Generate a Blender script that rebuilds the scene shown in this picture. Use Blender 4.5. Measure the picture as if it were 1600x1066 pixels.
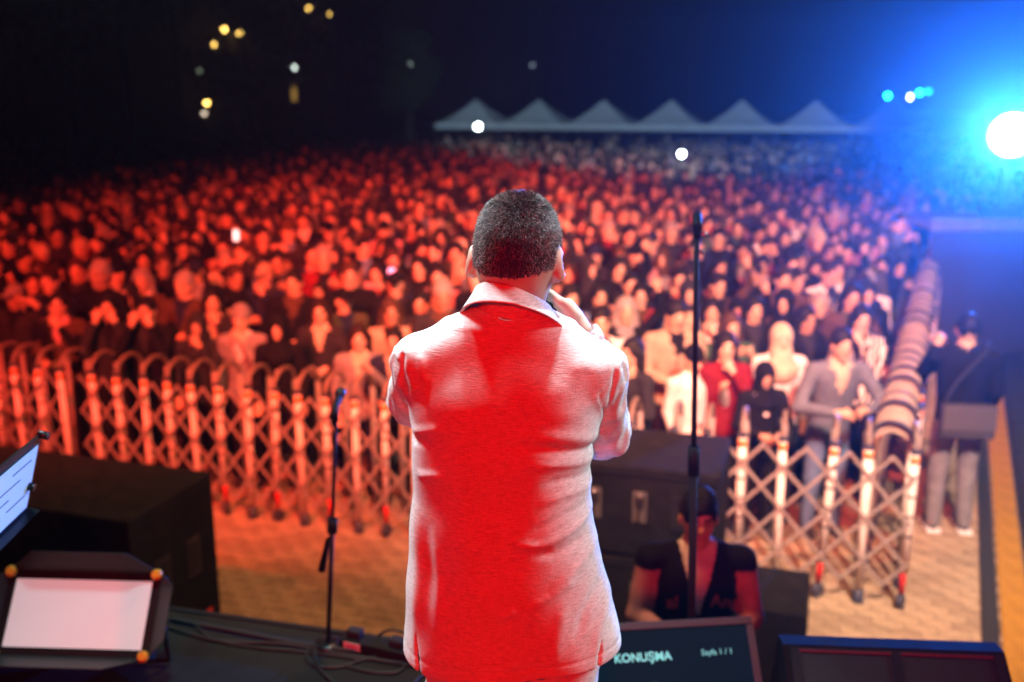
import bpy, bmesh, math, random
import numpy as np
from mathutils import Vector, Matrix, Euler

random.seed(7)
rng = np.random.default_rng(7)
R = math.radians
for o in list(bpy.data.objects):
    bpy.data.objects.remove(o)
scene = bpy.context.scene
COL = scene.collection

# ------------------------------------------------------------------ camera
CAM_Z, PITCH, FPX = 3.35, R(13.72), 1555.6
cam_d = bpy.data.cameras.new('camera')
cam_d.lens = 35; cam_d.sensor_width = 36
cam_d.clip_start = 0.05; cam_d.clip_end = 2000
cam_d.dof.use_dof = True
cam_d.dof.focus_distance = 1.78
cam_d.dof.aperture_fstop = 2.25
cam = bpy.data.objects.new('camera', cam_d); COL.objects.link(cam)
cam.location = (0, 0, CAM_Z); cam.rotation_euler = (math.pi/2 - PITCH, 0, 0)
scene.camera = cam
_c, _s = math.cos(PITCH), math.sin(PITCH)
def on_z(u, v, z):
    """where the sight line of photo pixel (u, v) meets height z (layout survey)"""
    vp = (v-533)/FPX; dy = _c-vp*_s; dz = -_s-vp*_c; t = (z-CAM_Z)/dz
    return Vector(((u-800)/FPX*t, dy*t, z))
def on_y(u, v, Y):
    vp = (v-533)/FPX; dy = _c-vp*_s; dz = -_s-vp*_c; t = Y/dy
    return Vector(((u-800)/FPX*t, Y, CAM_Z+dz*t))
def project(x, y, z):
    yc = y*_c-(z-CAM_Z)*_s; zc = y*_s+(z-CAM_Z)*_c
    return 800+FPX*x/max(yc, .01), 533-FPX*zc/max(yc, .01)

# ------------------------------------------------------------------ world (night sky)
world = bpy.data.worlds.new('World'); scene.world = world; world.use_nodes = True
wn = world.node_tree.nodes; wl = world.node_tree.links
sky = wn.new('ShaderNodeTexSky'); sky.sky_type = 'NISHITA'; sky.sun_disc = False
sky.sun_elevation = R(-4.0); sky.sun_rotation = R(40)
wn['Background'].inputs['Strength'].default_value = 0.008
wl.new(sky.outputs[0], wn['Background'].inputs[0])

# ------------------------------------------------------------------ stage lighting
def spot(name, loc, target, power, color, angle, blend=.6, size=.15):
    d = bpy.data.lights.new(name, 'SPOT'); d.energy = power; d.color = color
    d.spot_size = R(angle); d.spot_blend = blend; d.shadow_soft_size = size
    o = bpy.data.objects.new(name, d); COL.objects.link(o); o.location = loc
    o.rotation_euler = (Vector(target)-Vector(loc)).to_track_quat('-Z', 'Y').to_euler()
    return o
RED, AMBER, WARM, COOL, BLUE = (1, .003, .001), (1, .46, .18), (1, .66, .50), (.74, .95, 1), (.015, .145, 1)
# red wash from the rear truss on the singer's back
spot('red_back_wash', (-.7, -4.2, 4.9), (0, 1.85, 2.3), 1800, RED, 31, .5, .3)
# white profiles on the front truss, left and right of the singer
spot('white_profile_left', (-3.2, 4.75, 6.8), (-.05, 1.85, 2.7), 3300, COOL, 19, .5, .7)
spot('white_profile_right', (4.8, 3.2, 5.0), (.05, 1.85, 2.5), 1500, COOL, 22, .5, .8)
spot('white_top_profile', (.5, 3.4, 7.6), (.0, 1.85, 3.0), 4200, COOL, 13, .5, .4)
spot('cool_top_wash', (-.6, 2.9, 7.4), (-.5, 2.5, 1.45), 600, (.3, .95, 1), 34, .6, .25)
# washes on the front truss turned to the audience, plus an added fill for the tents
spot('red_audience_wash', (-3.5, 1.0, 7.2), (-3.1, 10.8, 1.2), 13000, (1, .040, .016), 50, .8, .3)
spot('red_audience_wash_centre', (.5, 1.0, 7.5), (.9, 11.2, 1.2), 14000, (1, .12, .062), 52, .8, .3)
spot('red_far_wash', (-1.0, 1.0, 8.0), (-1.0, 16.5, 1.2), 12500, (1, .022, .009), 33, .8, .3)
spot('warm_audience_wash', (2.4, 1.0, 6.8), (2.8, 8.8, .9), 9000, WARM, 56, .85, .3)
spot('red_barrier_wash', (-3.8, 1.0, 6.2), (-2.7, 7.9, 1.1), 1300, (1, .27, .20), 32, .7, .3)
spot('warm_pit_wash', (-.2, 4.4, 5.6), (-.1, 6.3, 0), 1000, AMBER, 90, .7, .3)
spot('cool_tent_fill', (3.0, 3.6, 8.0), (5.5, 44, 5.0), 21000, (.5, .78, 1), 30, .3, .3)  # unseen spot added to brighten the distant tents

# ------------------------------------------------------------------ render look
scene.view_settings.view_transform = 'Standard'
scene.view_settings.look = 'None'
scene.view_settings.exposure = 0; scene.view_settings.gamma = 1
scene.view_settings.use_curve_mapping = False
cy = scene.cycles
cy.use_denoising = True
cy.max_bounces = 5; cy.diffuse_bounces = 2; cy.glossy_bounces = 2; cy.transmission_bounces = 2
cy.volume_bounces = 0; cy.transparent_max_bounces = 6
cy.sample_clamp_indirect = 4; cy.caustics_reflective = False; cy.caustics_refractive = False

# ================================================================== helpers
MATS = {}
def mat(name, color, rough=.7, metal=0, emit=None, estr=0, spec=.4, noise=0, nscale=8, bump=0, bscale=60, sheen=0, stretch=None):
    if name in MATS: return MATS[name]
    m = bpy.data.materials.new(name); m.use_nodes = True
    nt = m.node_tree; b = nt.nodes['Principled BSDF']
    b.inputs['Base Color'].default_value = (*color, 1); b.inputs['Roughness'].default_value = rough
    b.inputs['Metallic'].default_value = metal; b.inputs['Specular IOR Level'].default_value = spec
    if sheen: b.inputs['Sheen Weight'].default_value = sheen
    if emit: b.inputs['Emission Color'].default_value = (*emit, 1); b.inputs['Emission Strength'].default_value = estr
    if noise or bump:
        tc = nt.nodes.new('ShaderNodeTexCoord'); src = tc.outputs['Object']
        if stretch:
            mp = nt.nodes.new('ShaderNodeMapping'); mp.inputs['Scale'].default_value = stretch
            nt.links.new(src, mp.inputs[0]); src = mp.outputs[0]
    if noise:
        n = nt.nodes.new('ShaderNodeTexNoise'); n.inputs['Scale'].default_value = nscale; n.inputs['Detail'].default_value = 6
        nt.links.new(src, n.inputs['Vector'])
        r = nt.nodes.new('ShaderNodeMapRange'); r.inputs[1].default_value = .3; r.inputs[2].default_value = .7
        r.inputs[3].default_value = 1-noise; r.inputs[4].default_value = 1+noise
        nt.links.new(n.outputs['Fac'], r.inputs[0])
        mx = nt.nodes.new('ShaderNodeMix'); mx.data_type = 'RGBA'; mx.blend_type = 'MULTIPLY'
        mx.inputs[0].default_value = 1; mx.inputs[6].default_value = (*color, 1)
        nt.links.new(r.outputs[0], mx.inputs[7]); nt.links.new(mx.outputs[2], b.inputs['Base Color'])
        r2 = nt.nodes.new('ShaderNodeMapRange'); r2.inputs[3].default_value = max(0, rough-.12); r2.inputs[4].default_value = min(1, rough+.12)
        nt.links.new(n.outputs['Fac'], r2.inputs[0]); nt.links.new(r2.outputs[0], b.inputs['Roughness'])
    if bump:
        n = nt.nodes.new('ShaderNodeTexNoise'); n.inputs['Scale'].default_value = bscale; n.inputs['Detail'].default_value = 4
        nt.links.new(src, n.inputs['Vector'])
        bp = nt.nodes.new('ShaderNodeBump'); bp.inputs['Strength'].default_value = bump; bp.inputs['Distance'].default_value = .004
        nt.links.new(n.outputs['Fac'], bp.inputs['Height']); nt.links.new(bp.outputs[0], b.inputs['Normal'])
    MATS[name] = m
    return m

def tag(o, label=None, cat=None, group=None, kind=None):
    if label: o['label'] = label
    if cat: o['category'] = cat
    if group: o['group'] = group
    if kind: o['kind'] = kind
    return o
def link(name, data, parent=None):
    o = bpy.data.objects.new(name, data); COL.objects.link(o)
    if parent: o.parent = parent
    return o
def empty(name, loc=(0, 0, 0), rz=0):
    o = link(name, None); o.location = loc; o.rotation_euler = (0, 0, rz); o.empty_display_size = .1
    return o

class MB:
    """collects shapes into one mesh"""
    def __init__(s): s.v = []; s.f = []; s.sm = []
    def add(s, v, f, smooth=False):
        n = len(s.v); s.v += [tuple(p) for p in v]; s.f += [tuple(i+n for i in q) for q in f]; s.sm += [smooth]*len(f); return s
    def box(s, c, d, M=None, bevel=.0):
        x, y, z = d[0]/2, d[1]/2, d[2]/2
        if bevel > 0:
            b = bevel; bm = bmesh.new(); bmesh.ops.create_cube(bm, size=1)
            for q in bm.verts: q.co = Vector((q.co.x*d[0], q.co.y*d[1], q.co.z*d[2]))
            bmesh.ops.bevel(bm, geom=list(bm.edges), offset=b, segments=2, affect='EDGES', profile=.5)
            vs = [q.co.copy() for q in bm.verts]; bm.verts.index_update()
            fs = [[q.index for q in f.verts] for f in bm.faces]; bm.free()
        else:
            vs = [Vector((i*x, j*y, k*z)) for i in (-1, 1) for j in (-1, 1) for k in (-1, 1)]
            fs = [(0, 1, 3, 2), (4, 6, 7, 5), (0, 4, 5, 1), (2, 3, 7, 6), (0, 2, 6, 4), (1, 5, 7, 3)]
        if M is not None: vs = [M @ p for p in vs]
        return s.add([p+Vector(c) for p in vs], fs)
    def tube(s, pts, r, n=10, caps=True):
        pts = [Vector(p) for p in pts]; rs = r if hasattr(r, '__len__') else [r]*len(pts)
        vs = []; fs = []; prev = None
        for i, p in enumerate(pts):
            t = (pts[min(i+1, len(pts)-1)]-pts[max(i-1, 0)]).normalized()
            if prev is None:
                a = Vector((0, 0, 1)) if abs(t.z) < .9 else Vector((1, 0, 0)); u = t.cross(a).normalized()
            else: u = (prev-t*prev.dot(t)).normalized()
            prev = u; w = t.cross(u)
            for k in range(n):
                a = 2*math.pi*k/n; vs.append(p+(u*math.cos(a)+w*math.sin(a))*rs[i])
        for i in range(len(pts)-1):
            for k in range(n):
                fs.append((i*n+k, i*n+(k+1) % n, (i+1)*n+(k+1) % n, (i+1)*n+k))
        s.add(vs, fs, True)
        if caps:
            m = len(s.v)-len(vs)
            s.f += [tuple(m+k for k in range(n))[::-1], tuple(m+(len(pts)-1)*n+k for k in range(n))]; s.sm += [False, False]
        return s
    def poly(s, pts, z0, z1):
        n = len(pts); vs = [(x, y, z0) for x, y in pts]+[(x, y, z1) for x, y in pts]
        return s.add(vs, [tuple(range(n))[::-1], tuple(range(n, 2*n))]+[(k, (k+1) % n, n+(k+1) % n, n+k) for k in range(n)])
    def mesh(s, name):
        me = bpy.data.meshes.new(name); me.from_pydata(s.v, [], s.f)
        me.polygons.foreach_set('use_smooth', s.sm); me.update(); return me
    def build(s, name, m, parent=None):
        me = s.mesh(name); me.materials.append(m); return link(name, me, parent)

# ------------------------------------------------------------------ implicit surfaces
def rot(ax=0, ay=0, az=0): return np.array(Euler((ax, ay, az)).to_matrix(), dtype=np.float32)
class SDF:
    def __init__(s): s.p = []
    def ell(s, c, r, M=None, k=.02, tag=0, sub=False):
        c = np.array(c, np.float32); r = np.array(r, np.float32); M = np.eye(3, dtype=np.float32) if M is None else M
        def f(x, y, z):
            x = x-c[0]; y = y-c[1]; z = z-c[2]
            a = (M[0, 0]*x+M[1, 0]*y+M[2, 0]*z)/r[0]; b = (M[0, 1]*x+M[1, 1]*y+M[2, 1]*z)/r[1]; d = (M[0, 2]*x+M[1, 2]*y+M[2, 2]*z)/r[2]
            k0 = np.sqrt(a*a+b*b+d*d)+1e-9; k1 = np.sqrt((a/r[0])**2+(b/r[1])**2+(d/r[2])**2)+1e-9
            return k0*(k0-1)/k1
        m = float(r.max()); s.p.append((f, c-m, c+m, k, tag, sub)); return s
    def cap(s, a, b, ra, rb, k=.02, tag=0, sub=False):
        a = np.array(a, np.float32); b = np.array(b, np.float32); ab = b-a; L = float(ab@ab)+1e-9
        def f(x, y, z):
            px, py, pz = x-a[0], y-a[1], z-a[2]
            t = np.clip((px*ab[0]+py*ab[1]+pz*ab[2])/L, 0, 1)
            return np.sqrt((px-t*ab[0])**2+(py-t*ab[1])**2+(pz-t*ab[2])**2)-(ra+(rb-ra)*t)
        m = max(ra, rb); s.p.append((f, np.minimum(a, b)-m, np.maximum(a, b)+m, k, tag, sub)); return s
    def loft(s, rows, k=.02, tag=0, sub=False, rnd=.03):
        """rows: (z, cx, cy, half_x, half_y)"""
        q0 = np.array(rows, np.float32); n_ = max(len(q0), 90); zf = np.linspace(q0[0, 0], q0[-1, 0], n_)
        q = np.stack([zf]+[np.interp(zf, q0[:, 0], q0[:, i]) for i in (1, 2, 3, 4)], 1).astype(np.float32)
        for _ in range(int(min(90, (n_/len(q0))**2*.9))):
            q[1:-1, 1:] = .25*q[:-2, 1:]+.5*q[1:-1, 1:]+.25*q[2:, 1:]
        zz = q[:, 0]
        def f(x, y, z):
            cx, cy, a, b = (np.interp(z, zz, q[:, i]).astype(np.float32) for i in (1, 2, 3, 4))
            u = (x-cx)/a; v = (y-cy)/b; k0 = np.sqrt(u*u+v*v)+1e-6; k1 = np.sqrt((u/a)**2+(v/b)**2)+1e-6
            d = k0*(k0-1)/k1; e = np.maximum(zz[0]-z, z-zz[-1])
            h = np.clip(.5+.5*(d-e)/rnd, 0, 1); return e*(1-h)+d*h+rnd*h*(1-h)
        lo = np.array([(q[:, 1]-q[:, 3]).min(), (q[:, 2]-q[:, 4]).min(), zz[0]]); hi = np.array([(q[:, 1]+q[:, 3]).max(), (q[:, 2]+q[:, 4]).max(), zz[-1]])
        s.p.append((f, lo, hi, k, tag, sub)); return s
    def half(s, n, d, k=.004, lo=None, hi=None):
        """cut away the side where n.p > d (inside lo..hi)"""
        n = np.array(n, np.float32)
        f = lambda x, y, z: d-(n[0]*x+n[1]*y+n[2]*z)
        s.p.append((f, np.array(lo if lo is not None else (-9, -9, -9)), np.array(hi if hi is not None else (9, 9, 9)), k, 0, True)); return s
    def grid(s, h, pad=.03):
        un = [p for p in s.p if not p[5]]
        lo = np.min([p[1] for p in un], 0)-pad; hi = np.max([p[2] for p in un], 0)+pad
        ax = [np.arange(lo[i], hi[i]+h, h, dtype=np.float32) for i in range(3)]
        F = np.full([len(a) for a in ax], .08, np.float32)
        for f, l, u, k, tg, sub in s.p:
            m = .045+k
            i0 = [int(np.searchsorted(ax[i], l[i]-m)) for i in range(3)]; i1 = [int(np.searchsorted(ax[i], u[i]+m)) for i in range(3)]
            if any(b <= a for a, b in zip(i0, i1)): continue
            sl = tuple(slice(a, b) for a, b in zip(i0, i1))
            d = f(ax[0][sl[0]][:, None, None], ax[1][sl[1]][None, :, None], ax[2][sl[2]][None, None, :])
            A = F[sl]
            if sub:
                d = -d; hh = np.clip(.5-.5*(d-A)/k, 0, 1); F[sl] = d*(1-hh)+A*hh+k*hh*(1-hh)
            else:
                hh = np.clip(.5+.5*(d-A)/k, 0, 1); F[sl] = d*(1-hh)+A*hh-k*hh*(1-hh)
        return ax, F
    def mesh(s, h):
        ax, F = s.grid(h); S = (F < 0)
        F[0] = F[-1] = .05; F[:, 0] = F[:, -1] = .05; F[:, :, 0] = F[:, :, -1] = .05
        S = (F < 0).astype(np.int8)
        c = np.zeros([n-1 for n in F.shape], np.int8)
        offs = [(i, j, k) for i in (0, 1) for j in (0, 1) for k in (0, 1)]
        for i, j, k in offs: c += S[i:F.shape[0]-1+i, j:F.shape[1]-1+j, k:F.shape[2]-1+k]
        act = np.argwhere((c > 0) & (c < 8))
        val = np.stack([F[act[:, 0]+i, act[:, 1]+j, act[:, 2]+k] for i, j, k in offs], 1)
        P = np.zeros((len(act), 3), np.float32); N = np.zeros(len(act), np.float32)
        o = np.array(offs, np.float32)
        for a in range(8):
            for b in range(a+1, 8):
                if np.abs(o[a]-o[b]).sum() != 1: continue
                va, vb = val[:, a], val[:, b]; m = (va < 0) != (vb < 0)
                t = np.where(m, va/np.where(m, va-vb, 1), 0)[:, None]
                P += np.where(m[:, None], o[a]+(o[b]-o[a])*t, 0); N += m
        P = (act+P/N[:, None])*h+np.array([a[0] for a in ax], np.float32)
        idx = np.full(c.shape, -1, np.int32); idx[tuple(act.T)] = np.arange(len(act))
        quads = []
        for axis in range(3):
            a, b = [(1, 2), (2, 0), (0, 1)][axis]
            s0 = [slice(1, -1)]*3; s0[axis] = slice(0, -1); s1 = list(s0); s1[axis] = slice(1, None)
            A = S[tuple(s0)]; B = S[tuple(s1)]
            e = np.argwhere(A != B); e2 = e.copy()
            for i in range(3):
                if i != axis: e2[:, i] += 1
            flip = A[tuple(e.T)] > 0
            def cell(da, db):
                q = e2.copy(); q[:, a] += da; q[:, b] += db; return idx[tuple(q.T)]
            Q = np.stack([cell(-1, -1), cell(0, -1), cell(0, 0), cell(-1, 0)], 1)
            Q[~flip] = Q[~flip][:, ::-1]; quads.append(Q)
        Q = np.concatenate(quads)
        tri = np.einsum('ij,ij->i', P[Q[:, 0]], np.cross(P[Q[:, 1]], P[Q[:, 2]]))+np.einsum('ij,ij->i', P[Q[:, 0]], np.cross(P[Q[:, 2]], P[Q[:, 3]]))
        if tri.sum() < 0: Q = Q[:, ::-1]
        return P, np.ascontiguousarray(Q)
    def tags(s, P):
        best = np.full(len(P), 9., np.float32); t = np.zeros(len(P), np.int32)
        for f, l, u, k, tg, sub in s.p:
            if sub: continue
            d = f(P[:, 0], P[:, 1], P[:, 2]); m = d < best; best[m] = d[m]; t[m] = tg
        return t
def np_mesh(name, P, Q, midx=None, mats=(), smooth=True, check=True):
    me = bpy.data.meshes.new(name); n = Q.shape[1]
    me.vertices.add(len(P)); me.vertices.foreach_set('co', np.ascontiguousarray(P, np.float32).ravel())
    me.loops.add(Q.size); me.loops.foreach_set('vertex_index', np.ascontiguousarray(Q, np.int32).ravel())
    me.polygons.add(len(Q)); me.polygons.foreach_set('loop_start', np.arange(0, Q.size, n, dtype=np.int32))
    if midx is not None: me.polygons.foreach_set('material_index', np.ascontiguousarray(midx, np.int32))
    me.polygons.foreach_set('use_smooth', np.full(len(Q), smooth))
    for m in mats: me.materials.append(m)
    me.update(calc_edges=True)
    if check: me.validate()
    return me
def decimate(me, ratio, tri=False):
    o = bpy.data.objects.new('tmp', me); COL.objects.link(o)
    md = o.modifiers.new('d', 'DECIMATE'); md.ratio = ratio
    dg = bpy.context.evaluated_depsgraph_get(); out = bpy.data.meshes.new_from_object(o.evaluated_get(dg))
    bpy.data.objects.remove(o); return out
def vert_normals(P, Q):
    n = np.cross(P[Q[:, 2]]-P[Q[:, 0]], P[Q[:, 3]]-P[Q[:, 1]]); N = np.zeros_like(P)
    for i in range(4): np.add.at(N, Q[:, i], n)
    return N/(np.linalg.norm(N, axis=1, keepdims=True)+1e-9)
def smooth_mesh(P, Q, it=2, lam=.5):
    P = P.copy()
    for _ in range(it):
        A = np.zeros_like(P); C = np.zeros(len(P), np.float32)
        for i in range(4):
            for j in (1, 3):
                np.add.at(A, Q[:, i], P[Q[:, (i+j) % 4]]); np.add.at(C, Q[:, i], 1)
        P += lam*(A/np.maximum(C, 1)[:, None]-P)
    return P

# ------------------------------------------------------------------ common materials
M_SKIN = mat('skin_light', (.52, .33, .24), .5, noise=.08, nscale=30, bump=.1, bscale=400)
SKINS = [mat('skin_fair', (.55, .36, .27), .5), mat('skin_tan', (.44, .27, .19), .5), mat('skin_olive', (.50, .32, .22), .5), mat('skin_brown', (.34, .2, .13), .5)]
HAIRS = [mat('hair_black', (.009, .008, .008), .6, spec=.15), mat('hair_dark_brown', (.018, .011, .008), .6, spec=.15), mat('hair_brown', (.045, .026, .017), .6, spec=.15), mat('hair_grey', (.22, .21, .2), .6)]
M_BLACK = mat('black_plastic', (.014, .014, .016), .6, spec=.2, noise=.2)
M_RUBBER = mat('black_rubber', (.02, .02, .022), .8, noise=.2, nscale=20)
M_METAL = mat('dark_metal', (.05, .05, .055), .35, .8)
M_STEEL = mat('steel', (.5, .5, .52), .3, 1)
M_BLACKWOOD = mat('black_painted_plywood', (.013, .012, .012), .85, spec=.06, noise=.3, nscale=12, bump=.5, bscale=220)
M_EYE = mat('eyes_and_brows', (.03, .02, .016), .5)
M_LIP = mat('lips', (.38, .14, .12), .5)
M_SHOE = mat('dark_shoes', (.03, .03, .035), .5)

# ================================================================== the setting
E1 = Vector((.954, -.300, 0)); E2 = Vector((.300, .954, 0)); SIDE = Vector((.405, .914, 0)); SN = Vector((.914, -.405, 0))
AX = math.atan2(-.300, .954)
CORNER = Vector((2.62, 6.11, 0))
M_ASPHALT = mat('dark_plaza_paving', (.075, .07, .066), .8, noise=.35, nscale=1.5, bump=.5, bscale=30)
g = MB().add([(-150, -40, -.012), (150, -40, -.012), (150, 260, -.012), (-150, 260, -.012)], [(0, 1, 2, 3)]).build('ground', M_ASPHALT)
tag(g, 'dark paved plaza ground under the audience', 'ground', kind='structure')

# pit pavement of concrete blocks
M_PAVER = mat('concrete_paver', (.34, .255, .17), .85, spec=.15, noise=.28, nscale=9, bump=.5, bscale=90)
M_PAVER2 = mat('concrete_paver_dark', (.27, .20, .135), .85, spec=.15, noise=.28, nscale=9, bump=.5, bscale=90)
M_JOINT = mat('sand_joint', (.14, .105, .07), .9, noise=.3, nscale=40)
pv = MB().poly([(-4.5, 3.6), (1.9, 1.6), (4.8, 4.6), (10.5, 17.5), (7.2, 17.5), (3.4, 7.6), (-4.2, 9.6)], -.07, -.005).build('pit_pavement', M_JOINT)
tag(pv, 'block pavement between stage and barriers and along the aisle', 'pavement', kind='structure')
def paver_mesh(name, m):
    b = MB().box((0, 0, -.0275), (.194, .094, .055), bevel=.004); me = b.mesh(name); me.materials.append(m); return me
PM = [paver_mesh('paver', M_PAVER), paver_mesh('paver', M_PAVER2)]
spots = []
for j in range(-60, 140):
    for i in range(-40, 44):
        p = Vector((.4, 5.0, 0)) + E1*(.2*i+(.1 if j % 2 else 0)) + E2*(.1*j)
        rx = p.x-(3.30+(p.y-5.23)*.443)
        if p.y < 3.2-.26*p.x or rx > -.40 or p.x < -4.0 or p.y > 15: continue
        if (p-CORNER).dot(E2) > .9 and (p-CORNER).dot(SN) < -.7: continue
        u, v = project(p.x, p.y, 0)
        if not (-40 < u < 1640 and v < 1100): continue
        vis = (335 < u < 645 and 770 < v < 985) or (1225 < u < 1545 and 560 < v < 990)
        spots.append((vis, p.length, p))
spots.sort(key=lambda q: (not q[0], q[1]))
rest = MB()
for n, (vis, d, p) in enumerate(spots):
    h = random.uniform(-.002, .003)
    if vis and n < 298:
        o = link('paver', PM[random.random() < .4], pv); o.location = (p.x, p.y, h); o.rotation_euler = (random.gauss(0, .006), random.gauss(0, .006), AX+random.gauss(0, .008))
    else:
        rest.box((p.x, p.y, h-.0275), (.194, .094, .055), Matrix.Rotation(AX+random.gauss(0, .008), 3, 'Z'))
tag(rest.build('paver_field', M_PAVER, pv), kind='stuff')

# yellow tactile strip, cable ramps at the right of the aisle
M_TACT = mat('yellow_tactile_tile', (.36, .185, .03), .85, spec=.05, noise=.15, nscale=14, bump=.4, bscale=50)
S0 = Vector((2.96, 5.23, 0)); SA = math.atan2(.914, .405)
ts = tag(empty('tactile_strip', S0-SIDE*1.4), 'yellow tactile guide tiles along the aisle beside the scalloped rubber ramp', 'tactile paving')
tm = MB().box((0, 0, .004), (.295, .17, .02), bevel=.002)
for k in range(4): tm.box((0, -.06+.04*k, .0165), (.27, .018, .006), bevel=.0015)
tme = tm.mesh('tile'); tme.materials.append(M_TACT)
for k in range(46):
    o = link('tile', tme, ts); o.location = SIDE*(.3*k)+SN*.04; o.rotation_euler = (0, 0, SA)
ts2 = tag(empty('tactile_strip', S0-SIDE*1.4+SN*.62), 'broken row of yellow tiles beyond the dark flat ramp at the far right', 'tactile paving')
for k in range(40):
    if k % 3 == 1: continue
    o = link('tile', tme, ts2); o.location = SIDE*(.3*k); o.rotation_euler = (0, 0, SA)
rp = tag(empty('cable_ramp', S0-SIDE*1.4-SN*.12), 'black rubber cable ramp with scalloped edge along the aisle', 'cable ramp')
b = MB()
pts = []
for k in range(330):
    q = SIDE*(.042*k); w = .05+.014*abs(math.sin(k*math.pi/2)); pts.append((q, w))
b.add([p for q, w in pts for p in ((q-SN*.045), (q-SN*.045)+Vector((0, 0, .03)), (q+SN*(w-.012))+Vector((0, 0, .035)), (q+SN*w))],
      [(4*i+j, 4*i+j+1, 4*i+j+5, 4*i+j+4) for i in range(329) for j in range(3)])
b.build('ramp_body', M_RUBBER, rp)
rp2 = tag(empty('cable_ramp', S0-SIDE*1.4+SN*.30), 'wide dark flat cable ramp between the two rows of yellow tiles', 'cable ramp')
for k in range(14):
    b = MB(); q = SIDE*(.95*k)
    b.add([q+SIDE*a+SN*w+Vector((0, 0, z)) for a in (0, .93) for w, z in ((-.16, .0), (-.09, .05), (.09, .05), (.16, .0))], [(0, 1, 5, 4), (1, 2, 6, 5), (2, 3, 7, 6), (0, 3, 2, 1), (4, 5, 6, 7)])
    b.build('ramp_segment', M_RUBBER, rp2)

# stage deck
def stage_y(x): return 3.19-.258*(x+.32)
M_DECK = mat('stage_deck_vinyl', (.014, .017, .019), .7, spec=.25, noise=.4, nscale=5, bump=.4, bscale=120)
st = MB().poly([(-5, stage_y(-5)), (-5, -7), (4, -7), (4, stage_y(4)-.3), (1.62, stage_y(1.62))][::-1][::-1], 1.36, 1.45).build('stage_deck', M_DECK)
tag(st, 'black vinyl stage deck in the foreground', 'stage', kind='structure')
M_SKIRT = mat('black_stage_skirt', (.012, .012, .013), .9, noise=.2)
b = MB(); pr = []
for k in range(120):
    x = -5+6.6*k/119; pr.append(Vector((x, stage_y(x)-.06+.025*math.sin(k*1.9), 0)))
b.add([p+Vector((0, 0, z)) for p in pr for z in (.0, 1.355)], [(2*i, 2*i+2, 2*i+3, 2*i+1) for i in range(119)], True).build('skirt', M_SKIRT, st)
M_TRIM = mat('stage_edge_trim', (.05, .055, .06), .4, .6)
d = Vector((1, -.258, 0)).normalized()
b = MB(); b.box((-1.7, stage_y(-1.7)+.012, 1.42), (6.6, .02, .075), Matrix.Rotation(math.atan2(d.y, d.x), 3, 'Z')); b.build('edge_trim', M_TRIM, st)

# ------------------------------------------------------------------ expanding lattice barriers
M_TUBE = mat('galvanised_barrier_tube', (.72, .66, .60), .5, .0, noise=.18, nscale=6, bump=.2, bscale=80)
M_BAR = mat('barrier_lattice_bar', (.26, .22, .20), .5, .1, noise=.25, nscale=7)
M_BAND = mat('barrier_red_band', (.5, .02, .015), .45)
M_DARKBAND = mat('barrier_dark_band', (.06, .05, .05), .5)
M_ORANGE = mat('orange_reflector', (.75, .2, .03), .35)
M_ARCH = mat('barrier_arch_cream', (.26, .215, .165), .85, noise=.2, nscale=7)
M_ARCHD = mat('barrier_arch_brown', (.16, .125, .105), .55, noise=.2, nscale=7)
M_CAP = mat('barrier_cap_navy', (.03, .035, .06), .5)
DEP = .33
def _me(b, name, m): me = b.mesh(name); me.materials.append(m); return me
post_me = _me(MB().tube([(0, 0, .09), (0, 0, 1.12)], .028, 14), 'post', M_TUBE)
wpost_me = _me(MB().tube([(0, 0, .27), (0, 0, 1.12)], .028, 14), 'post', M_TUBE)
cap_me = _me(MB().tube([(0, 0, .0), (0, 0, .02), (0, 0, .10)], [.040, .040, .037], 14), 'foot_cap', M_CAP)
wb = MB().tube([(-.022, 0, .05), (.022, 0, .05)], .05, 18); wb.tube([(0, 0, .07), (0, 0, .14)], .016, 8)
wheel_me = _me(wb, 'caster', M_CAP)
rb_me = _me(MB().tube([(0, 0, .12), (0, 0, .275)], .021, 12), 'red_sleeve', M_BAND)
band_me = [_me(MB().tube([(0, 0, z), (0, 0, z+.018)], .0295, 14), 'band_sticker', M_DARKBAND) for z in (.52, .66, .80, .94)]
refl_me = _me(MB().tube([(0, 0, 1.04), (0, 0, 1.085)], .030, 14), 'reflector', M_ORANGE)
ring_me = _me(MB().tube([(0, 0, 1.105), (0, 0, 1.135)], .034, 14), 'collar_ring', M_CAP)
ap = [(0, DEP/2-DEP/2*math.cos(a), 1.12+.13*math.sin(a)) for a in [math.pi*k/14 for k in range(15)]]
arch_me = _me(MB().tube(ap, .017, 10), 'arch', M_ARCHD)
bpost_me = _me(MB().tube([(0, 0, .09), (0, 0, 1.12)], .021, 12), 'post', M_BAR)
ab = MB()   # flat wide arch strip of the closed-up side barrier
aw = .075
ab.add([(x, y+(0 if q else 0), z+dz) for (_, y, z) in [(0, DEP/2-DEP*.5*math.cos(a), 1.12+.13*math.sin(a)) for a in [math.pi*k/14 for k in range(15)]] for q, (x, dz) in enumerate([(-aw, -.07), (-aw*.9, -.03), (-aw*.5, .02), (0, .045), (aw*.5, .02), (aw*.9, -.03), (aw, -.07)])],
       [(7*i+j, 7*i+j+1, 7*i+j+8, 7*i+j+7) for i in range(14) for j in range(6)], True)
sarch_me = _me(ab, 'arch', M_ARCH)
sshade_me = _me(MB().tube([(-aw-.012, y, z+.012) for (_, y, z) in ap], .015, 8), 'rib_gap_shade', M_CAP)  # dark tube added for the shade between neighbouring ribs
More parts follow.
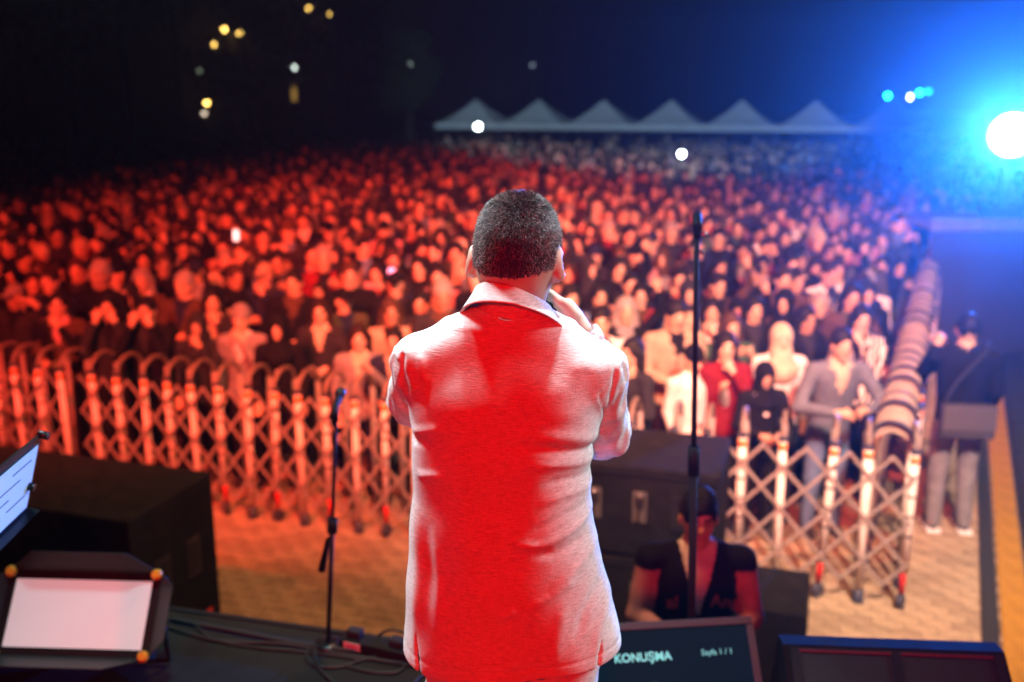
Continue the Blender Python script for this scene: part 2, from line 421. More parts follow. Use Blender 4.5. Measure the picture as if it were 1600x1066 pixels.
def bar_me(dx, dz, yoff):
    b = MB(); L = math.hypot(dx, dz); M = Matrix.Rotation(-math.atan2(dz, dx), 3, 'Y')
    b.box((0, yoff, 0), (L+.022, .007, .023), M, bevel=.002); return _me(b, 'lattice_bar', M_BAR)
def barrier(name, label, origin, direction, ss, depth_sign=1, side=False, group=None):
    ang = math.atan2(direction.y, direction.x)
    root = tag(empty(name, origin, ang), label, 'barrier', group)
    for n, sx in enumerate(ss):
        tilt = random.gauss(0, .02 if not side else .06)
        alt = n % 2
        for q, yy in enumerate((0, DEP)):
            p = link('post', (bpost_me if q and not side else wpost_me if alt else post_me), root); p.location = (sx, yy, 0); p.rotation_euler = (random.gauss(0, .01), tilt, 0)
            if q and not side: continue
            for me in ([rb_me, wheel_me]+(band_me if q == 0 and not side else []) if alt else [cap_me])+[refl_me, ring_me]:
                o = link(me.name.split('.')[0], me, p)
                if me is wheel_me: o.rotation_euler = (0, 0, random.uniform(-.6, .6))
        a = link('arch', sarch_me if side else arch_me, root); a.location = (sx, 0, 0); a.rotation_euler = (0, tilt, 0)
        if side: link('rib_gap_shade', sshade_me, a)
        if n < len(ss)-1:
            w = ss[n+1]-sx
            me1, me2 = bar_me(w, .30, -.008), bar_me(w, -.30, .008)
            for yy in (-.040,):
                for z in ((.4, .8) if side else (.33, .63, .93)):
                    for me in (me1, me2):
                        o = link('lattice_bar', me, root); o.location = (sx+(w/2 if side else 0), yy, z)
        elif not side:
            w = sx-ss[n-1]; me1, me2 = bar_me(w/2, .15, -.008), bar_me(w/2, -.15, .008)
            for z in (.33, .63, .93):
                for dz, me in ((-.075, me1), (.075, me2)):
                    o = link('lattice_bar', me, root); o.location = (sx-w/4, -.044, z+dz)
    return root
def steps(L, st): return [i*st for i in range(int(L/st)+1)]
# local x of each barrier runs along E1, local y into the audience
barrier('lattice_barrier', 'pale expanding lattice barrier at the corner below the man in the grey cardigan', CORNER-E1*1.36, E1, [0, .27, .54, .82, 1.09, 1.36], group='lattice barriers in front of the audience')
barrier('lattice_barrier', 'expanding lattice barrier behind the tall loudspeaker stack right of the singer', CORNER-E1*3.26, E1, steps(1.7, .24), group='lattice barriers in front of the audience')
barrier('lattice_barrier', 'expanding lattice barrier in red light left of the singer', CORNER-E1*6.42, E1, steps(2.99, .24), group='lattice barriers in front of the audience')
barrier('lattice_barrier', 'dark red lit expanding barrier above the big loudspeaker box at far left', CORNER-E1*9.15, E1, steps(2.6, .24), group='lattice barriers in front of the audience')
barrier('lattice_barrier', 'closed up cream barrier with arched tops along the right side aisle', CORNER+SIDE*.30-SN*.02, SIDE, steps(8.6, .24), side=True, group='lattice barriers in front of the audience').scale = (1, .8, 1)

# ================================================================== stage and pit equipment
M_GRILLE = mat('speaker_grille', (.02, .022, .024), .55, .3, noise=.3, nscale=300, bump=.6, bscale=500)
M_HANDLE = mat('speaker_handle_plate', (.16, .15, .15), .4, .5, noise=.2)
def sub_box(label, loc, size, handles=True, group=None, side_handles=False):
    """loudspeaker cabinet; its back panel faces the stage (-y)"""
    w, d, h = size
    o = tag(empty('loudspeaker', loc, AX), label, 'loudspeaker', group)
    MB().box((0, 0, h/2+.01), (w, d, h-.02), bevel=.012).build('cabinet', M_BLACKWOOD, o)
    for sx in (-1, 1):
        for sy in (-1, 1):
            MB().tube([(sx*(w/2-.08), sy*(d/2-.08), 0), (sx*(w/2-.08), sy*(d/2-.08), .012)], .03, 10).build('foot', M_RUBBER, o)
    MB().box((0, d/2+.006, h/2), (w-.06, .012, h-.08), bevel=.004).build('grille', M_GRILLE, o)
    if handles:
        for sx in (-.17, .11):
            hp = MB().box((sx, -d/2-.004, h*.58), (.085, .008, .20), bevel=.003).build('handle_plate', M_HANDLE, o)
            MB().box((sx, -d/2-.0095, h*.58+.03), (.055, .003, .075)).build('handle_recess', M_BLACK, hp)
            MB().tube([(sx, -d/2-.01, h*.58-.09), (sx, -d/2-.022, h*.58-.07), (sx, -d/2-.022, h*.58+.07), (sx, -d/2-.01, h*.58+.09)], .008, 8).build('grip', M_STEEL, hp)
        MB().box((.38, -d/2-.004, h*.55), (.16, .008, .22), bevel=.003).build('connector_plate', M_BLACK, o)
        MB().box((0, -d/2-.003, h-.05), (w-.02, .006, .012)).build('edge_strip', M_METAL, o)
    if side_handles:
        for sy in (-.14, .14):
            hp = MB().box((w/2+.004, sy, h*.62), (.008, .13, .24), bevel=.003).build('handle_plate', M_METAL, o)
            MB().box((w/2+.0095, sy, h*.62), (.003, .1, .19)).build('handle_recess', M_BLACK, hp)
        MB().box((w/2+.004, .12, h*.26), (.006, .32, .045)).build('red_lit_edge', mat('red_lit_edge_colour', (.6, .03, .02), .4), o)  # red light on the cabinet edge, put into the strip's colour
    return o
rf = Vector((1.22, 5.49, 0)); c0 = rf-E1*.575+E2*.36
sub_box('lower black subwoofer of the stack right of the singer', c0, (1.15, .74, .595), group='stacked subwoofers right of the singer')
sub_box('upper black subwoofer with dusty top, below the front row right of the singer', c0+Vector((0, 0, .597)), (1.15, .74, .595), group='stacked subwoofers right of the singer')
sub_box('small black loudspeaker between the person in varsity jacket and the pale barrier', Vector((1.50, 5.25, 0)), (.42, .55, .60), handles=False)
rf = Vector((-2.03, 4.92, 0)); c0 = rf-E1*.8+E2*.36
sub_box('huge black loudspeaker box in the pit behind the LED panel at left', c0, (1.6, .76, 1.17), handles=False, side_handles=True)

def mic_stand(label, base, height, clip=True, boom=False, bend=(0, 0), br=.12, tr_=.0085):
    o = tag(empty('microphone_stand', base), label, 'microphone stand')
    MB().tube([(0, 0, .0), (0, 0, .012), (0, 0, .02)], [br, br, .03], 28).build('base', M_METAL, o)
    MB().tube([(0, 0, .01), (bend[0]*.55, bend[1]*.55, height*.55)], tr_*1.45, 12).build('lower_tube', M_BLACK, o)
    MB().tube([(bend[0]*.55, bend[1]*.55, height*.55), (bend[0], bend[1], height)], tr_, 12).build('upper_tube', M_BLACK, o)
    MB().tube([(bend[0]*.52, bend[1]*.52, height*.52), (bend[0]*.58, bend[1]*.58, height*.58)], .018, 12).build('clutch', M_BLACK, o)
    if clip:
        c = MB().tube([(bend[0], bend[1], height-.01), (bend[0], bend[1], height+.025)], .011, 12)
        c.tube([(bend[0]-.006, bend[1]-.04, height+.02), (bend[0]+.004, bend[1]+.03, height+.05)], .0135, 14).build('microphone_clip', M_BLACK, o)
        MB().tube([(bend[0]+.012, bend[1], height+.0), (bend[0]+.028, bend[1], height+.0)], .008, 10).build('clip_screw', M_STEEL, o)
        MB().tube([(bend[0]+.008, bend[1], height-.05), (bend[0]+.020, bend[1], height-.05)], .007, 10).build('clip_screw', M_STEEL, o)
    return o
mic_stand('tall black microphone stand with an empty clip, right of the singer', (.573, 2.83, 1.452), 1.52, bend=(-.046, 0))
ms = mic_stand('short black microphone stand at the stage edge left of the singer', (-.655, 3.19, 1.452), .84, clip=False, bend=(.062, 0), br=.05, tr_=.006)
MB().tube([(.031, 0, .42), (.012, .02, .40), (-.02, .05, .27)], [.008, .008, .014], 10).build('hanging_boom', M_BLACK, ms)
# microphone clamped on the short stand
mc = tag(empty('microphone', (-.593, 3.19, 2.292)), 'dark microphone on the short stand left of the singer', 'microphone')
MB().tube([(0, 0, 0), (0, .0, .05)], .01, 10).build('clip', M_BLACK, mc)
MB().tube([(-.005, -.05, .03), (.005, .05, .07)], [.008, .012], 14).build('handle', M_BLACK, mc)
MB().tube([(.005, .05, .07), (.006, .06, .074), (.008, .078, .082), (.009, .09, .087)], [.012, .018, .018, .009], 14).build('grille', M_METAL, mc)

# floor monitor (wedge)
wm = tag(empty('floor_monitor', (1.10, 2.50, 1.452), R(-4)), 'black wedge floor monitor at the right front of the stage', 'floor monitor')
w2 = .315
prof = [(-.20, 0), (.20, 0), (.235, .12), (.17, .335), (.10, .345), (-.22, .10)]
b = MB(); b.add([(x, y, z) for x in (-w2, w2) for y, z in prof], [tuple(range(6)), tuple(range(11, 5, -1))]+[((k+1) % 6, k, 6+k, 6+(k+1) % 6) for k in range(6)])
b.build('cabinet', M_BLACKWOOD, wm)
n = Vector((0, -.245, .32)).normalized(); n = Vector((0, -.608, .794))
Mg = Matrix(((1, 0, 0), (0, .794, -.608), (0, .608, .794)))
ctr = Vector((0, -.06, .2225))
MB().box(ctr+n*.006, (.58, .375, .014), Mg, bevel=.004).build('grille', M_GRILLE, wm)
for x in (-.286, 0, .286):
    MB().box(ctr+n*.016+Vector((x, 0, 0)), (.026, .372, .008), Mg, bevel=.002).build('grille_bar', M_BLACK, wm)
MB().box(ctr+n*.013+Mg @ Vector((0, .178, 0)), (.56, .008, .006), Mg).build('top_trim', mat('dark_red_trim', (.12, .01, .02), .4), wm)
for sx in (-1, 1):
    MB().box((sx*(w2+.004), .05, .14), (.008, .15, .07), bevel=.003).build('side_handle', M_METAL, wm)

# teleprompter screen
tv = tag(empty('prompter_screen', (.43, 2.62, 1.452), R(6)), 'flat prompter screen leaning on the stage floor, showing the word KONUŞMA', 'screen')
tilt = R(38)
Mt = Matrix(((1, 0, 0), (0, math.sin(tilt), -math.cos(tilt)), (0, math.cos(tilt), math.sin(tilt))))
up = Vector((0, math.sin(tilt), math.cos(tilt))); nn = Vector((0, -math.cos(tilt), math.sin(tilt)))
H, W = .40, .66
cc = up*(H/2)+Vector((0, -.10, .02))
MB().box(cc-nn*.015, (W, H, .03), Mt, bevel=.004).build('housing', M_BLACK, tv)
M_BEZ = mat('screen_bezel', (.10, .10, .105), .4)
for x, y, dx, dy in ((0, H/2-.011, W-.004, .022), (0, -H/2+.013, W-.004, .026), (-W/2+.011, 0, .022, H-.05), (W/2-.011, 0, .022, H-.05)):
    MB().box(cc+Mt @ Vector((x, y, 0))+nn*.003, (dx, dy, .008), Mt, bevel=.0015).build('bezel', M_BEZ, tv)
pn = MB().box(cc+nn*.0005, (W-.044, H-.048, .004), Mt).build('display', mat('display_glass', (.006, .010, .016), .12, emit=(.01, .035, .06), estr=.25), tv)
M_TXT = mat('screen_text', (.2, .9, .85), .4, emit=(.35, 1, .95), estr=.45)
def text(name, body, size, M3, loc, m, parent, bold=0, extrude=.0):
    cu = bpy.data.curves.new(name, 'FONT'); cu.body = body; cu.size = size; cu.offset = bold; cu.resolution_u = 3; cu.extrude = extrude
    o = bpy.data.objects.new(name, cu); COL.objects.link(o)
    dg = bpy.context.evaluated_depsgraph_get(); me = bpy.data.meshes.new_from_object(o.evaluated_get(dg)); bpy.data.objects.remove(o)
    me.transform(M3.to_4x4()); me.transform(Matrix.Translation(loc)); me.materials.clear(); me.materials.append(m)
    return link(name, me, parent)
text('heading_text', 'KONUŞMA', .035, Mt, cc+Mt @ Vector((-.115, .085, 0))+nn*.0035, M_TXT, pn, bold=.0008)
text('page_text', 'Sayfa 1 / 1', .024, Mt, cc+Mt @ Vector((.155, .092, 0))+nn*.0035, M_TXT, pn)
MB().tube([(0, .15, .0), (0, .02, .20)], .012, 8).build('prop', M_METAL, tv)

# LED panel light with barn doors
lp = tag(empty('led_panel_light', (-1.455, 3.03, 1.452), R(-3)), 'white faced LED panel light with black barn doors on the stage floor', 'stage light')
pu = Vector((0, .60, .80)); pnrm = Vector((0, -.80, .60)); Mp = Matrix(((1, 0, 0), (0, .60, -.80), (0, .80, .60)))
pc = Vector((0, 0, .215)); pw, ph = .475, .225
MB().box(pc-pnrm*.035, (pw+.05, ph+.05, .06), Mp, bevel=.006).build('housing', M_BLACK, lp)
M_FACE = mat('white_diffuser', (.75, .74, .75), .4, noise=.04, nscale=5, emit=(1, .90, .94), estr=.3)
MB().box(pc-pnrm*.002, (pw, ph, .008), Mp).build('diffuser', M_FACE, lp)
for x, y, dx, dy in ((0, ph/2+.012, pw+.05, .025), (0, -ph/2-.012, pw+.05, .025), (-pw/2-.012, 0, .025, ph), (pw/2+.012, 0, .025, ph)):
    MB().box(pc+Mp @ Vector((x, y, .002)), (dx, dy, .012), Mp).build('frame', M_BLACK, lp)
def flap(pts, m=M_BLACK):
    vs = [pc+Mp @ Vector(p) for p in pts]; nrm = (vs[1]-vs[0]).cross(vs[2]-vs[0]).normalized()*.003
    MB().add(vs+[v+nrm for v in vs], [(0, 1, 2, 3), (7, 6, 5, 4)]+[(k, 4+k, 4+(k+1) % 4, (k+1) % 4) for k in range(4)]).build('barn_door', m, lp)
hw, hh = pw/2+.025, ph/2+.025
M_DOOR = mat('barn_door_black', (.035, .038, .042), .45, .3)
flap([(-hw, -hh, .01), (hw, -hh, .01), (hw-.10, -hh-.045, .12), (-hw+.10, -hh-.045, .12)], M_DOOR)
flap([(-hw, hh, .01), (hw, hh, .01), (hw-.10, hh+.05, .09), (-hw+.10, hh+.05, .09)][::-1], M_DOOR)
flap([(hw, -hh, .01), (hw, hh, .01), (hw+.075, hh-.05, .09), (hw+.075, -hh+.05, .09)], M_DOOR)
flap([(-hw, -hh, .01), (-hw, hh, .01), (-hw-.075, hh-.05, .09), (-hw-.075, -hh+.05, .09)][::-1], M_DOOR)
M_KNOB = mat('amber_knob', (.80, .42, .04), .35)
for x, y in ((hw-.01, hh-.005), (-hw+.01, hh-.005), (hw-.01, -hh+.005), (-hw+.01, -hh+.005)):
    p = pc+Mp @ Vector((x, y, .012)); MB().tube([p, p+pnrm*.012, p+pnrm*.024], [.017, .02, .013], 10).build('knob', M_KNOB, lp)
for sx in (-1, 1):
    MB().tube([pc+Vector((sx*(pw/2+.035), .03, -.02)), Vector((sx*(pw/2+.035), .05, .02)), Vector((sx*.1, .05, .012))], .01, 8).build('yoke', M_METAL, lp)

# music stand with sheet at the left edge
mu = tag(empty('music_stand', (-1.13, 1.98, 1.452)), 'black music stand at the left edge', 'music stand')
tr = Vector((-1.095, 2.2, 2.590))-mu.location; wd = Vector((.06, -1, 0)).normalized(); dn = Vector((-.28, 0, -.96)); on = dn.cross(wd).normalized()
if on.x < 0: on = -on
def slab(o0, a, b, t, name, m, parent):
    vs = [o0, o0+a, o0+a+b, o0+b]; vs += [v-on*t for v in vs]
    return MB().add(vs, [(0, 1, 2, 3), (7, 6, 5, 4)]+[(k, 4+k, 4+(k+1) % 4, (k+1) % 4) for k in range(4)]).build(name, m, parent)
slab(tr, wd*.46, dn*.19, .006, 'desk', M_METAL, mu)
slab(tr+dn*.19+on*.03, wd*.46, -on*.03, .006, 'lip', M_METAL, mu)
MB().tube([tr+dn*.2+wd*.23-on*.01, tr+dn*.25+wd*.23-on*.04, Vector((tr+dn*.25+wd*.23-on*.04).to_2d().to_3d())+Vector((0, 0, .02))], .012, 8).build('pole', M_METAL, mu)
q = (tr+dn*.25+wd*.23-on*.04).to_2d().to_3d()
for k in range(3):
    a = k*2.094+.4; MB().tube([q+Vector((0, 0, .12)), q+Vector((.24*math.cos(a), .24*math.sin(a), .01))], .008, 8).build('leg', M_METAL, mu)
for k in range(2):
    p = tr+wd*(.004+.03*k)+dn*(.0+.12*k)+on*.004; MB().tube([p-on*.01, p+on*.014], .010, 8).build('page_clip', M_METAL, mu)
sh = slab(mu.location+tr+wd*.02+dn*.02+on*.004, wd*.42, dn*.16, .002, 'sheet_music', mat('paper', (.82, .82, .80), .6), None)
tag(sh, 'white sheet of paper clipped on the music stand', 'paper')
for k in range(4):
    slab(mu.location+tr+wd*(.05+.05*((k*7) % 3))+dn*(.045+.03*k)+on*.0052, wd*(.10+.05*((k*5) % 3)), dn*.0025, .0008, 'text_line', mat('ink', (.03, .03, .04), .6), sh)

# power strip, cables on the deck
a = on_z(536, 1000, 1.475); bq = on_z(668, 1030, 1.475); dv = (bq-a).normalized(); ang = math.atan2(dv.y, dv.x)
ps = tag(empty('power_strip', (a+bq)/2-Vector((0, 0, .022)), ang), 'black power strip with a white sticker on the stage edge', 'power strip')
L = (bq-a).length
MB().box((0, 0, .022), (L, .06, .042), bevel=.005).build('body', M_BLACK, ps)
lb = MB().box((-L*.34, -.0305, .024), (.065, .002, .028), bevel=.0006).build('sticker', mat('white_sticker', (.8, .78, .78), .5), ps)
for k in range(3): MB().box((-L*.34-.004*k, -.0318, .032-.008*k), (.045-.008*k, .0008, .0025)).build('print_line', mat('sticker_print', (.35, .05, .05), .5), lb)
MB().box((L*.40, -.0305, .024), (.035, .004, .016), bevel=.001).build('switch', mat('red_switch', (.55, .02, .02), .3, emit=(1, .02, .01), estr=.4), ps)
for x in (-.12, .05):
    pg = MB().box((x, .005, .058), (.055, .04, .03), bevel=.006).build('plug', M_RUBBER, ps)
M_CABLE = mat('black_cable', (.03, .036, .04), .5, noise=.15)
def smooth_path(pts, n=8):
    out = []; P = [pts[0]]+list(pts)+[pts[-1]]
    for i in range(1, len(P)-2):
        p0, p1, p2, p3 = P[i-1], P[i], P[i+1], P[i+2]
        for k in range(n):
            t = k/n; out.append(.5*((2*p1)+(p2-p0)*t+(2*p0-5*p1+4*p2-p3)*t*t+(3*p1-p0-3*p2+p3)*t**3))
    return out+[pts[-1]]
def cable(label, px, r=.006, lift=None, group='cables on the stage floor'):
    pts = [on_z(u, v, 1.452+r+(lift[i] if lift else 0)) for i, (u, v) in enumerate(px)]
    tag(MB().tube(smooth_path(pts), r, 8).build('cable', M_CABLE, None), label, 'cable', group)
cable('thick teal lit cable running along the stage edge to the power strip', [(270, 968), (360, 985), (480, 1008), (600, 1022), (690, 1030)], .009)
cable('thin cable just below the thick one along the stage edge', [(262, 980), (340, 1001), (440, 1006), (520, 1020), (690, 1047)], .006)
cable('looped cable end below the power strip', [(512, 992), (488, 1008), (478, 1024), (492, 1040), (530, 1042), (570, 1030), (610, 1024), (632, 1034), (622, 1050), (580, 1050), (540, 1040)], .005)
cable('thin cable curling down towards the bottom edge of the stage', [(498, 1000), (492, 1024), (500, 1046), (520, 1066), (535, 1085)], .0055)
cable('faint cable crossing from the LED panel to the middle of the deck', [(240, 965), (300, 975), (330, 998), (400, 1012), (470, 1018), (560, 1030)], .005)
cable('arched plug lead rising from the power strip', [(588, 1003), (596, 990), (612, 985), (640, 992), (660, 1012), (668, 1026)], .005, [.0, .03, .05, .05, .03, 0])
cable('cable leaving the stage at the lower right of the cable loop', [(640, 1075), (660, 1056), (690, 1040), (720, 1036)], .0055)

# ================================================================== background: tents, lamps, trees, platform
M_TENT = mat('white_tent_fabric', (.70, .72, .74), .7, noise=.08, nscale=2)
M_TLOGO = mat('tent_red_print', (.45, .04, .05), .6)
t0 = on_y(745, 160, 47.5); t0.z = 0
names = ['first', 'second', 'third', 'fourth', 'fifth', 'sixth', 'seventh']
for i in range(7):
    c = t0+E1*3.02*i
    t = tag(empty('gazebo_tent', c, AX), f'white pointed gazebo tent behind the crowd, {names[i]} from the left of the row', 'tent', 'row of gazebo tents')
    vs = []; fs = []; N = 8
    for k in range(N+1):
        s_ = 1-k/N; zz = 2.22+1.06*((1-s_)**1.35)
        vs += [(-1.49*s_-.01, -1.49*s_-.01, zz), (1.49*s_+.01, -1.49*s_-.01, zz), (1.49*s_+.01, 1.49*s_+.01, zz), (-1.49*s_-.01, 1.49*s_+.01, zz)]
    for k in range(N):
        for j in range(4): fs.append((4*k+j, 4*k+(j+1) % 4, 4*k+4+(j+1) % 4, 4*k+4+j))
    MB().add(vs, fs).build('canopy', M_TENT, t)
    for j in range(4):
        a = j*math.pi/2; M3 = Matrix.Rotation(a, 3, 'Z')
        MB().box(M3 @ Vector((0, -1.50, 2.11)), (3.0, .012, .24), M3).build('valance', M_TENT, t)
        MB().tube([M3 @ Vector((-1.45, -1.45, 0)), M3 @ Vector((-1.45, -1.45, 2.2))], .025, 8).build('leg', M_STEEL, t)
    MB().add([(-.16, -.67, 2.60), (.16, -.67, 2.60), (.12, -.47, 2.79), (-.12, -.47, 2.79)], [(0, 1, 2, 3)]).build('emblem', M_TLOGO, t)

def lamp_mat(name, c, s): return mat(name, (.8, .8, .8), .4, emit=c, estr=s)
M_POLE = mat('lamp_pole', (.10, .10, .10), .5, .5)
def street_lamp(label, heads, Y, c, strength, r=.14, panel=None, group='street lamps beyond the plaza'):
    ps_ = [on_y(u, v, Y) for u, v in heads]; mx = sum(p.x for p in ps_)/len(ps_); top = max(p.z for p in ps_)
    o = tag(empty('street_lamp', (mx, Y, 0)), label, 'street lamp', group)
    MB().tube([(0, 0, 0), (0, 0, top+.1)], [.10, .05], 8).build('pole', M_POLE, o)
    for p in ps_:
        q = Vector((p.x-mx, 0, p.z)); MB().tube([(0, .02, top+.05), q+Vector((0, .02, .22))], .04, 6).build('arm', M_POLE, o)
        h = MB().tube([q+Vector((0, 0, .22)), q+Vector((0, 0, .13)), q+Vector((0, 0, .05))], [.05, r*.9, r*1.1], 12).build('lamp_hood', M_POLE, o)
        MB().tube([q+Vector((0, 0, .06)), q+Vector((0, 0, -.02)), q+Vector((0, 0, -.13)), q+Vector((0, 0, -.18))], [r*.7, r, r*.7, r*.2], 12).build('bulb', lamp_mat(f'lamp_{c}_{strength}', c, strength), h)
    if panel:
        p = on_y(*panel, Y); MB().box((p.x-mx, -.12, p.z), (.26, .06, .95)).build('lit_panel', lamp_mat('amber_lit_panel', (1, .55, .12), .35), o)
YEL, WHT = (1, .60, .13), (.85, 1, .92)
street_lamp('twin headed yellow street lamp highest in the picture', [(483, 13), (516, 20)], 70, YEL, 14)
street_lamp('twin headed yellow street lamp left of the highest one', [(350, 45), (374, 50)], 68, YEL, 16)
street_lamp('single yellow street lamp just under the left twin lamp', [(333, 69)], 66, YEL, 14)
street_lamp('low yellow lamp above the crowd by the tall pole', [(323, 160)], 62, YEL, 13)
street_lamp('low dim white lamp just below the low yellow lamp', [(319, 176)], 60, (1, .8, .6), 2.2)
street_lamp('white lamp over an amber lit panel, left of the singer', [(460, 104)], 62, WHT, 9, panel=(460, 145))
street_lamp('dimmer white lamp over an amber lit panel, nearer the tents', [(643, 100)], 64, WHT, 2.4, panel=(643, 140))
street_lamp('faint pale lamp above the second tent', [(832, 101)], 72, (.6, .8, 1), .5)
street_lamp('pair of faint greenish lamps below the yellow street lamps', [(345, 103), (312, 110)], 75, (.7, .9, .6), .6)
# signal mast with green and white lamps
gm = on_y(1418, 150, 55)
mast = tag(empty('lamp_mast', (gm.x, 55, 0)), 'mast with green and white lamps above the last tents', 'lamp mast')
MB().tube([(0, 0, 0), (0, 0, gm.z+.1)], .06, 8).build('pole', M_POLE, mast)
MB().box((0, .08, gm.z+.12), (2.9, .06, .06)).build('crossbar', M_POLE, mast)
for u, v, c, s_ in ((1387, 150, (.02, 1, .25), 14), (1437, 145, (.02, 1, .3), 12), (1421, 152, (.8, .9, 1), 14), (1451, 143, (.02, 1, .4), 3)):
    p = on_y(u, v, 55); q = Vector((p.x-gm.x, 0, p.z)); MB().tube([q+Vector((0, .06, 0)), q+Vector((0, -.02, 0)), q+Vector((0, -.05, 0))], [.10, .14, .08], 12).build('lamp', lamp_mat(f'signal_{c[1]}_{s_}_{c[2]}', c, s_), mast)

pl = on_y(287, 215, 38)
fp = tag(empty('tall_pole', (pl.x, 38, 0)), 'tall thin pole rising from the crowd at left', 'pole')
MB().tube([(0, 0, 0), (0, 0, 11.5)], [.14, .07], 12).build('shaft', mat('pole_paint', (.28, .24, .22), .5), fp)
MB().tube([(0, 0, 0), (0, 0, .12)], .3, 12).build('base', M_POLE, fp)

# trees
M_BARK = mat('bark', (.07, .05, .035), .9, noise=.3, nscale=10, bump=.8, bscale=30)
M_LEAF = [mat('leaf_dark', (.035, .06, .025), .6), mat('leaf_mid', (.055, .085, .03), .6)]
def tree(label, u, Y, h, rad, seed):
    r_ = random.Random(seed); x = (u-800)/FPX*Y*.98
    o = tag(empty('tree', (x, Y, 0)), label, 'tree', 'dark trees behind the crowd')
    tb = MB(); tp = [Vector((0, 0, 0)), Vector((r_.gauss(0, .1), 0, h*.3)), Vector((r_.gauss(0, .2), r_.gauss(0, .2), h*.6)), Vector((r_.gauss(0, .3), 0, h*.88))]
    tb.tube(tp, [.22, .17, .11, .03], 8); cl = []
    for k in range(11):
        a = k*2.4+r_.random(); z = h*(.38+.5*r_.random()); L_ = rad*(.5+.5*r_.random())*(1.15-(z/h-.3))
        e = Vector((math.cos(a)*L_, math.sin(a)*L_, z+h*.12)); s0 = Vector((0, 0, z-h*.03)); tb.tube([s0, (s0+e)/2+Vector((0, 0, .15)), e], [.06, .04, .015], 5)
        cl += [(e, rad*.42), ((s0+e)/2+Vector((0, 0, .4)), rad*.38)]
    cl.append((tp[-1], rad*.5)); tb.build('trunk', M_BARK, o)
    vs = []; fs = []
    for c_, rr in cl:
        for k in range(120):
            d_ = Vector((r_.gauss(0, 1), r_.gauss(0, 1), r_.gauss(0, .8))).normalized()*rr*r_.random()**.4
            p = c_+d_; a = Vector((r_.gauss(0, 1), r_.gauss(0, 1), r_.gauss(0, 1))).normalized(); b_ = a.orthogonal().normalized(); s_ = r_.uniform(.10, .2)
            m = len(vs); vs += [p-a*s_, p+b_*s_*.5, p+a*s_, p-b_*s_*.5]; fs.append((m, m+1, m+2, m+3))
    MB().add(vs, fs).build('crown', M_LEAF[seed % 2], o)
for i, (lab, u, Y, h, rd) in enumerate([('dark leafy tree at the far left edge behind the crowd', 40, 44, 10, 3.2), ('dark tree with bare lower trunk left of the tall pole', 205, 40, 12, 2.6),
    ('low dark tree just right of the tall pole', 400, 58, 8.5, 3.0), ('broad dark tree between the two white lamps', 545, 56, 9.0, 3.4), ('smaller dark tree left of the first tent', 640, 60, 6.5, 2.2), ('tall dark tree left of the bare trunk', 120, 52, 13, 3.6)]):
    tree(lab, u, Y, h, rd, i+3)

# lighting platform and the bright lamp at the right edge
PY = 13.0
pf0 = on_z(1478, 352, 1.78)
pf = tag(empty('lighting_platform', (pf0.x+.9, PY+.6, 0)), 'raised lighting platform with rails under the bright lamp', 'platform')
M_ALU = mat('platform_aluminium', (.5, .5, .52), .35, .8, noise=.15)
MB().box((0, 0, 1.72), (1.9, 1.3, .10), bevel=.01).build('deck', M_ALU, pf)
MB().box((0, -.66, 1.75), (1.94, .03, .16)).build('deck_edge', M_ALU, pf)
for x in (-.9, -.3, .3, .9):
    for y in (-.58, .58): MB().tube([(x, y, 0), (x, y, 1.68)], .03, 10).build('leg', M_ALU, pf)
for z in (.55, 1.1):
    for y in (-.58, .58): MB().tube([(-.9, y, z), (.9, y, z)], .022, 8).build('brace', M_ALU, pf)
MB().box((.1, -.70, .84), (2.1, .02, 1.66)).build('skirt', mat('platform_skirt', (.03, .03, .035), .9), pf)
lmp = on_y(1594, 212, PY)
lm = tag(empty('moving_head_lamp', (lmp.x, PY+.25, 1.772), 0), 'blazing blue white lamp on the platform at the right edge', 'stage lamp')
hz = lmp.z-1.772
aim = (Vector((.0, 1.2, 3.2))-lmp).normalized()
MB().box((0, 0, .10), (.42, .36, .20), bevel=.02).build('base', M_BLACK, lm)
MB().box((0, 0, (hz-.42)/2+.2), (.14, .14, hz-.42)).build('riser', M_BLACK, lm)
for sx in (-1, 1): MB().box((sx*.35, 0, hz-.08), (.05, .14, .56), bevel=.01).build('yoke', M_BLACK, lm)
MB().box((0, 0, hz-.385), (.75, .12, .05)).build('yoke_bar', M_BLACK, lm)
hc = Vector((0, -.05, hz))
MB().tube([hc-aim*.32, hc-aim*.28, hc-aim*.02, hc+aim*.16], [.14, .22, .27, .28], 24, caps=False).build('head', M_BLACK, lm)
MB().tube([hc+aim*.10, hc+aim*.14, hc+aim*.155], [.26, .25, .03], 24).build('lens', lamp_mat('lamp_lens', (.55, .80, 1), 60), lm)
spot('lamp_beam', Vector((lmp.x, PY+.25, lmp.z))+hc-Vector((0, 0, hz))+aim*.24, (.3, 1.2, 4.9), 17000, BLUE, 54, 1.0, .10)

